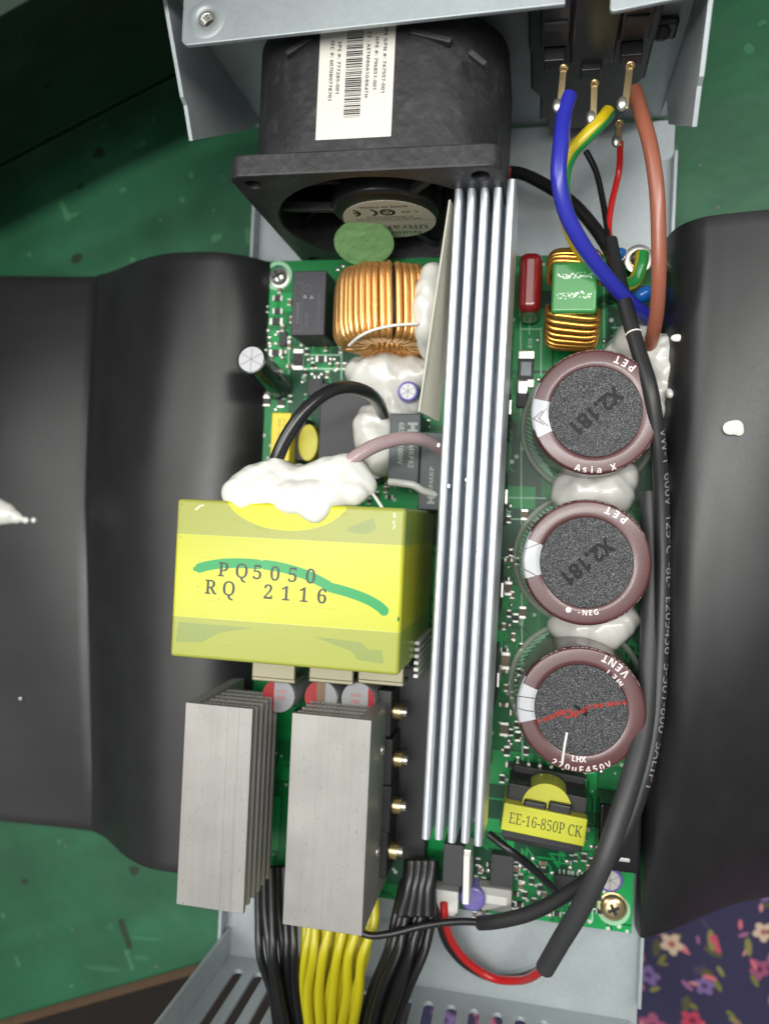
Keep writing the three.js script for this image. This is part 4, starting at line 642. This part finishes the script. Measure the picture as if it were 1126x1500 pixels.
// ---------------------------------------------------------------- box-shaped and small round components
function textFace(w, h, bg, fn) { return drawn(w, h, (c) => { c.fillStyle = bg; c.fillRect(0, 0, w, h); fn(c, w, h); }); }
const faced = (w, h, d, x, y, z, ry, r) => { const g = new RoundedBoxGeometry(w, h, d, 2, r); return g.applyMatrix4(M4(x, y, z, 0, ry)); };
{ // relay near the board corner
  const v = at(452, 444, 15), t = textFace(256, 448, '#33343a', (c, w, h) => { c.fillStyle = '#55565c'; c.strokeStyle = '#55565c'; c.lineWidth = 3; c.strokeRect(16, 80, 62, 340); c.save(); c.translate(46, 330); c.rotate(-Math.PI / 2); c.font = 'bold 40px sans-serif'; c.fillText('FANGKE', -40, 14); c.font = '30px sans-serif'; c.fillText('JQC-3FF', -60, 80); c.font = '28px sans-serif'; c.fillText('012-1ZS 10A 250VAC', -90, 172); c.restore(); c.beginPath(); c.arc(120, 120, 24, 0, 7); c.stroke(); c.fillStyle = '#74757a'; c.beginPath(); c.arc(100, 180, 13, 0, 7); c.fill(); c.beginPath(); c.moveTo(150, 165); c.lineTo(168, 195); c.lineTo(132, 195); c.fill(); c.fillStyle = '#111'; c.beginPath(); c.arc(228, 26, 8, 0, 7); c.fill(); });
  const m = std({ map: t, roughness: 0.5 }), g = thing('relay', 'small dark relay with faint printing beside the copper toroid choke', 'relay'), k = mat.darkGrey;
  part(g, 'relay_case', faced(10.2, 15, 19, v.x, 7.6, v.z, 0.01, 0.4), [k, k, m, k, k, k]); finish(g);
}
single('flat_relay', uvMM(box(17, 9, 29, ...((p) => [p.x, 4.6, p.z])(at(507, 632, 9)), 0, 0.6), 20), mat.darkGrey, 'flat matt dark grey relay half covered by white glue', 'relay');
for (const [px, py, w, d, h, txt, lab, name] of [[592, 656, 8.8, 19.4, 17, ['683', 'MKP82', '1000V'], 'grey film capacitor printed 683 and 1000V under the pink tubing', 1], [632, 690, 7, 22, 16, ['', 'MMKP', ''], 'grey film capacitor printed MMKP half hidden by the long heatsink', 2]]) {
  const v = at(px, py, h), t = textFace(256, 560, '#4a5254', (c, W, H) => {
    c.fillStyle = '#9aa29a'; c.font = 'bold 60px sans-serif';
    if (name === 1) { c.fillRect(150, 70, 84, 22); c.fillRect(150, 128, 84, 22); c.fillRect(176, 70, 34, 80); const tx = (s, x, y, r) => { c.save(); c.translate(x, y); c.rotate(r); c.fillText(s, 0, 0); c.restore(); }; tx('683', 76, 70, Math.PI / 2); tx('MKP82', 168, 250, Math.PI / 2); tx('1000V', 76, 250, Math.PI / 2); }
    else { c.save(); c.translate(150, 430); c.rotate(-Math.PI / 2); c.fillText('MMKP', 0, 0); c.restore(); c.fillRect(96, 460, 80, 18); c.fillRect(96, 500, 80, 18); c.fillRect(120, 460, 30, 50); }
  });
  const m = std({ map: t, roughness: 0.5 }), k = mat.filmGrey, g = thing('film_capacitor', lab, 'capacitor'); part(g, 'case', faced(w, h, d, v.x, h / 2 + 0.2, v.z, 0, 0.4), [k, k, m, k, k, k]); for (const s of [-1, 1]) part(g, 'lead', cyl(0.4, 0.4, 2, v.x, 0.4, v.z + s * d * 0.4), mat.tin); finish(g);
}
{
  const v = at(776, 412, 16), g = thing('red_capacitor', 'glossy dark red dipped film capacitor between the heatsink and the green choke', 'capacitor');
  part(g, 'dipped_body', new RoundedBoxGeometry(6.4, 15, 16.6, 6, 2.4).translate(v.x, 9, v.z), phys({ color: lin(0.28, 0.015, 0.015), roughness: 0.22, clearcoat: 0.8, clearcoatRoughness: 0.1 }));
  for (const s of [-1, 1]) part(g, 'lead', cyl(0.4, 0.4, 3, v.x, 1.2, v.z + s * 6), mat.tin); finish(g);
}
function canCap(px, py, h, r, sleeveM, label, opt = {}) {             // upright or leaning small electrolytic
  const v = at(px, py, h), g = thing('small_capacitor', label, 'capacitor', opt.group), b = opt.base ? at(...opt.base, 0.5) : new THREE.Vector3(v.x, 0.3, v.z);
  const L = v.distanceTo(b), q = new THREE.Quaternion().setFromUnitVectors(new THREE.Vector3(0, 1, 0), v.clone().sub(b).normalize()), put = (geo) => geo.applyQuaternion(q).translate(b.x, b.y, b.z);
  part(g, 'sleeve', put(lathe([[r - 0.3, 0], [r, 0.4], [r, 1.2], [r - 0.25, 1.6], [r, 2], [r, L - 0.7], [r - 0.2, L - 0.25], [r - 0.7, L - 0.05], [r - 0.95, L - 0.1]], 0, 0, 0, 36)), sleeveM);
  const top = part(g, 'metal_top', put(new THREE.CylinderGeometry(r - 0.85, r - 0.85, 0.3, 32).translate(0, L - 0.22, 0)), opt.top ?? mat.capTop);
  for (let k = 0; k < 3; k++) part(top, 'vent_score', put(new THREE.BoxGeometry(0.18, 0.06, 1.5 * r).rotateY(k * Math.PI / 3).translate(0, L - 0.06, 0)), mat.score);
  if (opt.stripe) part(g, 'stripe', put(new THREE.CylinderGeometry(r + 0.04, r + 0.04, L - 2, 10, 1, true, opt.stripe, 0.9).translate(0, L / 2, 0)), opt.stripeM ?? mat.white);
  finish(g);
}
canCap(368, 526, 26, 4.5, phys({ color: lin(0.012, 0.016, 0.014), roughness: 0.22, clearcoat: 0.5 }), 'black leaning capacitor with a silver scored top over the plastic sheet', { base: [408, 566] });
canCap(597, 573, 12, 3.1, mat.purple, 'purple sleeved capacitor with a white top beside the cream card');
canCap(552, 692, 9, 2.6, phys({ color: lin(0.02, 0.03, 0.02), roughness: 0.3 }), 'tiny capacitor with a yellow stripe behind the yellow transformer', { stripe: 0.8, stripeM: mat.yellow });
canCap(437, 690, 9, 2.4, phys({ color: lin(0.4, 0.43, 0.43), roughness: 0.3 }), 'tiny pale capacitor behind the glue on the yellow transformer');
canCap(893, 1290, 9, 3.5, mat.purple, 'pale purple capacitor above the large brassy corner screw', { top: std({ color: lin(0.45, 0.42, 0.4), roughness: 0.6 }) });
canCap(692, 1318, 7, 3.6, mat.purple, 'purple capacitor below the tips of the heatsink near the red wire', { top: mat.purple });
for (const [px, py, lab, a] of [[408, 1019, 'red striped silver capacitor nearest the black plastic sheet, between the block heatsinks', 0], [470, 1022, 'red striped silver capacitor with a brown smear, between the other two', 1], [524, 1025, 'red striped silver capacitor nearest the long heatsink, over the streaked block heatsink', 2]]) {
  const tt = drawn(256, 256, (c, w, h) => { c.fillStyle = '#87888a'; c.fillRect(0, 0, w, h); c.fillStyle = '#8a1217'; if (a === 2) c.fillRect(206, 0, 60, h); else c.fillRect(0, 0, 92, h); if (a === 1) { c.fillStyle = '#6f5643'; c.fillRect(92, 0, 70, h); } c.fillStyle = '#a2585a'; c.font = 'bold 44px sans-serif'; c.fillText(a === 1 ? '' : 'nnh', a === 2 ? 70 : 108, 110); c.fillText(a === 1 ? '' : '100', a === 2 ? 70 : 108, 160); });
  const v = at(px, py, 22), g = thing('silver_capacitor', lab, 'capacitor', 'silver capacitors with red stripes'); part(g, 'can', lathe([[4.7, 0.3], [4.9, 0.8], [4.9, 20.8], [4.5, 21.7], [3.8, 22]], v.x, 0, v.z, 40), mat.capTop);
  const d = new THREE.CylinderGeometry(4.7, 4.7, 0.2, 40).translate(v.x, 21.95, v.z), p = d.attributes.position, u = d.attributes.uv; for (let k = 0; k < p.count; k++) u.setXY(k, 0.5 + (p.getX(k) - v.x) / 9.4, 0.5 - (p.getZ(k) - v.z) / 9.4);
  part(g, 'printed_top', d, std({ map: tt, metalness: 0.3, roughness: 0.45 })); finish(g);
}
{ // little yellow transformer by the sheet
  const a = at(411, 640, 14), b = at(450, 648, 10), g = thing('small_transformer', 'narrow yellow taped transformer beside the black plastic sheet', 'transformer');
  const t = textFace(128, 320, '#d0bd1c', (c, w, h) => { c.fillStyle = '#6b6114'; c.font = '26px sans-serif'; for (const [s, x] of [['JY-R2', 78], ['850P-11D', 44]]) { c.save(); c.translate(x, 40); c.rotate(Math.PI / 2); c.fillText(s, 0, 0); c.restore(); } }), m = std({ map: t, roughness: 0.4 });
  part(g, 'tape_wrap', faced(6, 13, 14.4, a.x, 7.6, a.z, 0, 0.4), [mat.yellow, mat.yellow, m, mat.yellow, mat.yellow, mat.yellow]);
  part(g, 'bobbin', box(10, 9, 13, a.x + 1, 4.6, a.z, 0, 0.4), mat.core);
  part(g, 'winding', lathe([[0, -2.5], [5.2, -2.5], [5.6, -2], [5.6, 2], [5.2, 2.5], [0, 2.5]], 0, 0, 0, 40).scale(0.55, 1, 1).translate(b.x, 7, b.z), mat.yellow); part(g, 'winding_block', box(4, 8, 10, b.x - 3.2, 5, b.z, 0, 0.5), mat.blackPlastic);
  for (let i = 0; i < 2; i++) part(g, 'pin', cyl(0.6, 0.6, 3, a.x - 4.6, 3, a.z - 3 + i * 6), mat.tin);
  finish(g);
}
{ // EE-16 transformer
  const v = at(797, 1210, 19), g = thing('small_transformer', 'small black transformer with a yellow band printed EE-16-850P CK', 'transformer');
  const t = textFace(768, 216, '#c3c433', (c, w, h) => { c.fillStyle = '#2c2f12'; c.font = '112px serif'; c.save(); c.translate(58, 150); c.scale(0.88, 1.1); c.fillText('EE-16-850P CK', 0, 0); c.restore(); }), m = std({ map: t, roughness: 0.35 }), y = std({ color: lin(0.5, 0.5, 0.04), roughness: 0.4 });
  const band = at(796, 1208, 20.5); part(g, 'printed_band', faced(22, 15, 7.4, band.x, 13, band.z, -0.085, 0.4), [y, y, m, y, y, y]);
  part(g, 'core_block', box(21.2, 12, 15, v.x, 11, v.z - 1.5, -0.085, 0.4), mat.core);
  const wv = at(800, 1184, 18); part(g, 'winding', new THREE.CylinderGeometry(6.6, 6.6, 9, 44).translate(wv.x, 13.6, wv.z), y);
  for (const [px, py] of [[782, 1187], [819, 1190]]) { const q = at(px, py, 19); part(g, 'winding_cover', box(6, 5, 5, q.x, 17.2, q.z, -0.085, 0.6), mat.blackPlastic); }
  part(g, 'bobbin', box(20, 5, 22, v.x, 4, v.z, -0.085, 0.4), mat.core);
  for (let i = 0; i < 6; i++) part(g, 'pin', cyl(0.45, 0.45, 5, v.x - 8 + i * 3.2, 2.4, v.z - 11.6), mat.tin);
  finish(g);
}
for (const [px, py, r, lab] of [[903, 374, 3, 'small blue disc capacitor behind the black sleeved cable'], [941, 432, 3.6, 'larger blue disc capacitor tucked between the blue and brown wires']]) {
  const v = at(px, py, 9); single('disc_capacitor', new THREE.SphereGeometry(r, 28, 18).scale(1, 1, 0.62).rotateY(0.6).translate(v.x, 8, v.z), phys({ color: lin(0.01, 0.13, 0.5), roughness: 0.25, clearcoat: 0.6 }), lab, 'capacitor', 'blue disc capacitors');
}
{ const v = at(936, 376, 8), g = thing('earth_terminal', 'shiny metal terminal crimped on the green and yellow wire', 'terminal'); part(g, 'ring_lug', lathe([[1.8, 0], [4, 0], [4, 0.8], [1.8, 0.8], [1.8, 0]], v.x, 5.5, v.z), mat.tin); part(g, 'terminal_screw', lathe([[0, 2.4], [1.6, 2.1], [2.4, 1], [2.4, 0]], v.x, 6.2, v.z, 24), mat.brass); part(g, 'terminal_post', cyl(1.6, 1.6, 5.6, v.x, 2.8, v.z), mat.brass); finish(g); }
{ // surface-mount pair beside the long heatsink
  const a = at(770, 540, 2), g = thing('power_resistor', 'white-topped flat resistor with bright metal ends beside the long heatsink', 'resistor');
  part(g, 'body', box(4.4, 1.6, 6, a.x, 1, a.z, 0, 0.2), mat.darkGrey); part(g, 'printed_face', box(3, 0.2, 4, a.x, 1.9, a.z, 0, 0.08), std({ color: lin(0.35, 0.38, 0.4), roughness: 0.5 })); for (const s of [-1, 1]) part(g, 'metal_end', box(5, 1.5, 2.6, a.x, 0.9, a.z + s * 4.2, 0, 0.4), mat.tin); finish(g);
  const b = at(765, 574, 2), d = thing('diode', 'small black diode with one rounded tin end beside the white-topped resistor', 'diode');
  part(d, 'body', box(3.2, 1.8, 5, b.x, 1, b.z + 2, 0, 0.3), mat.core); part(d, 'tin_end', box(3.4, 1.6, 4.6, b.x, 1.3, b.z - 1.4, 0, 0.8), mat.tin); finish(d);
}
{ // parts under the end of the long heatsink
  const v = at(663, 1268, 14), g = thing('standing_transistor', 'black transistor standing past the end of the long heatsink', 'transistor'); part(g, 'body', box(5.6, 13, 11.5, v.x, 7.4, v.z, 0, 0.3), mat.darkGrey); part(g, 'lead', box(0.8, 3, 8, v.x - 1, 1.5, v.z, 0, 0.1), mat.tin); finish(g);
  const w = at(682, 1292, 16), q = thing('upright_resistor', 'upright cream ceramic strip beside the standing black transistor', 'resistor'); part(q, 'strip', box(1.8, 13, 13.5, w.x, 8.6, w.z, 0.02, 0.3), mat.white); part(q, 'metal_cap', box(2.4, 4, 3, w.x, 12.8, w.z - 7, 0, 0.5), mat.tin); finish(q);
  const c = at(650, 1318, 5); const k = thing('white_connector', 'white plug connector holding the red wire', 'connector'); part(k, 'housing', box(8.5, 6, 6.4, c.x, 3.1, c.z, 0, 0.4), mat.white); part(k, 'plug', box(7, 3, 4, c.x, 4.5, c.z + 2, 0, 0.3), mat.white); finish(k);
  const e = at(722, 1318, 5); const k2 = thing('white_connector', 'pale empty connector beside the black chip', 'connector'); part(k2, 'housing', box(10.5, 5, 6.6, e.x, 2.6, e.z, 0, 0.4), std({ color: lin(0.4, 0.4, 0.37), roughness: 0.6 })); part(k2, 'slot', box(8, 1, 2.4, e.x, 4.8, e.z, 0, 0.2), mat.white); finish(k2);
  const f = at(916, 1232, 14), t = thing('terminal_block', 'glossy black terminal block under the two black cables', 'terminal block'); part(t, 'block', box(11, 13, 18, f.x - 1.5, 6.6, f.z, 0, 0.8), phys({ color: lin(0.008, 0.008, 0.01), roughness: 0.2 })); for (const [y, z] of [[0, -6], [0, -3.6], [0, 5.4]]) part(t, 'metal_clip', box(4, 0.5, 1, f.x - 0.6, 13.2, f.z + z, 0, 0.15), mat.tin); finish(t);
  const r = at(932, 1140, 12); single('red_tab', box(3, 8, 5, r.x, 7, r.z, 0, 0.5), red, 'small red tab between the two black cables', 'tab');
}
for (const [x, w, z0, z1, h, lab] of [[-33.2, 10.5, 32, 101, 5, 'added dark strip on the board between the streaked and the long heatsink'], [-65.6, 9, 60, 101, 6, 'added dark strip for the shade on the board between the two block heatsinks']]) single('added_dark_strip', box(w, h, z1 - z0, x, h / 2 + 0.1, (z0 + z1) / 2, 0, 0.4), mat.core, lab, 'strip');  // dark strips added on the board; the second stands for shadow between heatsinks
{ // brass nuts beside the streaked block heatsink
  for (const [px, py, lab] of [[583, 1042, 'brass nut beside the streaked heatsink nearest the yellow transformer'], [584, 1112, 'brass nut second from the yellow transformer'], [582, 1180, 'brass nut third from the yellow transformer'], [577, 1246, 'brass nut nearest the black shrink sleeves']]) {
    const v = at(px, py, 14), g = thing('brass_nut', lab, 'nut', 'brass nuts beside the streaked heatsink'); part(g, 'nut', new THREE.CylinderGeometry(2.6, 2.6, 2.2, 6).rotateZ(Math.PI / 2).translate(v.x, 14, v.z), mat.brass); part(g, 'bolt_end', new THREE.CylinderGeometry(1.4, 1.4, 4, 20).rotateZ(Math.PI / 2).translate(v.x + 0.5, 14, v.z), mat.tin);
    part(g, 'transistor_body', box(4.2, 17, 13, v.x - 3.4, 9.4, v.z, 0, 0.4), mat.core); finish(g);
  }
}

// ---------------------------------------------------------------- white glue
const glue = (balls, label, k, cell, wob) => single('white_glue', blob(balls, k, cell, wob), mat.glue, label, 'glue');
glue([[338, 727, 54, 2.2, 0.9], [348, 718, 53, 3, 0.9], [366, 710, 52, 3.6], [384, 700, 51, 4], [400, 694, 50, 4.2], [420, 704, 50, 3.8], [440, 708, 50, 3.6], [460, 702, 50, 3.8], [482, 694, 50, 4], [504, 690, 50, 4], [522, 700, 50, 3.2], [535, 712, 50, 2.6], [360, 730, 55, 2.8, 0.8], [392, 724, 54, 4, 0.8], [425, 728, 55, 3.6, 0.8], [455, 726, 55, 3.8, 0.8], [488, 722, 54, 4, 0.8], [518, 722, 53, 3, 0.8], [430, 737, 56.6, 1.4, 0.6, 2.2], [452, 742, 57.1, 1.5, 0.6], [457, 751, 57.3, 1.1, 0.6], [460, 759, 57.3, 0.7, 0.6], [472, 744, 57, 1.3, 0.5], [395, 716, 42, 6], [430, 716, 42, 6], [470, 714, 42, 6], [505, 708, 43, 5], [365, 722, 44, 4]], 'large white glue mass over the edge of the yellow transformer', 2.2, 0.42, 0.8);
glue([[530, 548, 5, 5], [555, 545, 7, 6], [585, 560, 5, 6], [600, 590, 4, 5], [570, 585, 6, 5], [545, 615, 9, 5], [550, 640, 10, 6], [560, 665, 9, 6], [585, 620, 5, 5], [610, 545, 8, 5]], 'white glue spread between the copper choke and the flat relay', 2.6, 0.5, 1.3);
glue([[632, 400, 26, 2.8, 1.4], [629, 425, 26, 4, 1.4], [628, 455, 25, 4.8, 1.5], [628, 485, 23, 4.6, 1.6], [634, 512, 18, 3.6, 1.6], [640, 440, 22, 5]], 'smooth white glue cap on the copper choke against the cream card', 2.4, 0.45, 0.5);
glue([[905, 520, 5, 4], [925, 500, 9, 4.6], [945, 500, 12, 4.6], [962, 515, 14, 4.6], [970, 545, 15, 4], [968, 575, 15, 3.4], [962, 600, 15, 2.6], [978, 500, 14, 2], [985, 520, 15, 1.8], [984, 560, 14, 1.6], [940, 540, 7, 5], [955, 628, 13, 2.2], [952, 650, 11, 1.6]], 'ragged white glue around the foot of the brown wire', 1.6, 0.45, 1.2);
glue([[830, 722, 6, 5], [858, 716, 8, 5.6], [890, 718, 9, 5.6], [905, 730, 8, 4.4], [915, 700, 7, 4.4], [840, 712, 5, 5]], 'white glue bridging the chevron capacitor and the middle round capacitor', 2, 0.5, 1.1);
glue([[825, 915, 6, 4.6], [850, 920, 8, 5], [880, 925, 9, 5.6], [905, 915, 9, 5], [915, 900, 8, 4], [840, 940, 4, 5], [870, 945, 4, 5]], 'white glue bridging the middle and the red scrawled round capacitor', 2, 0.5, 1.1);
wire([[570, 706, 17.2], [588, 708, 17.6], [606, 711, 17.4], [620, 719, 16.6], [636, 724, 15.4], [656, 732, 14]], 1.1, mat.glue, 'thin white glue string along the ends of the grey film capacitors', 40, undefined, 'glue_thread', 'glue');
glue([[-6, 750, -8, 5, 0.7], [10, 752, -8, 3.6, 0.7], [25, 758, -8.5, 2, 0.7], [38, 762, -8.5, 1.1, 0.7], [50, 762, -8.5, 0.9, 0.7]], 'white glue drip lying on the black sheet at its fold side', 1.5, 0.35, 0.12);
wire([[511, 506, 27], [525, 494, 30], [545, 484, 31.4], [575, 477, 32], [612, 474, 31]], 0.42, mat.glue, 'fine white glue thread stretched over the copper windings', 40, undefined, 'glue_thread', 'glue');
wire([[545, 722, 50], [556, 738, 53], [562, 748, 54]], 0.4, mat.glue, 'fine white glue thread at the yellow transformer corner', 20, undefined, 'glue_thread', 'glue');
wire([[823, 1118, 30.4], [826, 1095, 30.5], [830, 1073, 30.3]], 0.35, mat.glue, 'fine white glue thread on the red scrawled capacitor', 20, undefined, 'glue_thread', 'glue');
glue([[1068, 627, 29.8, 1.6, 0.35], [1078, 624, 29.8, 1.5, 0.35], [1082, 632, 29.5, 1, 0.35]], 'loose white flake on the standing black sheet', 1, 0.2, 0.2);
glue([[991, 495, 22, 1, 0.6, 1.6]], 'small white fleck at the sheet edge above the ragged glue', 0.6, 0.15, 0.05);
glue([[981, 578, 20, 1, 1], [979, 573, 20, 0.7]], 'small white fleck at the sheet edge below the ragged glue', 0.6, 0.15, 0.05);
single('silver_ball', new THREE.SphereGeometry(0.75, 16, 12).translate(...((p) => [p.x, -8.4, p.z])(at(31, 1023, -8.4))), mat.tin, 'tiny silver bead lying on the black plastic sheet', 'bead');

renderer.render(scene, camera);
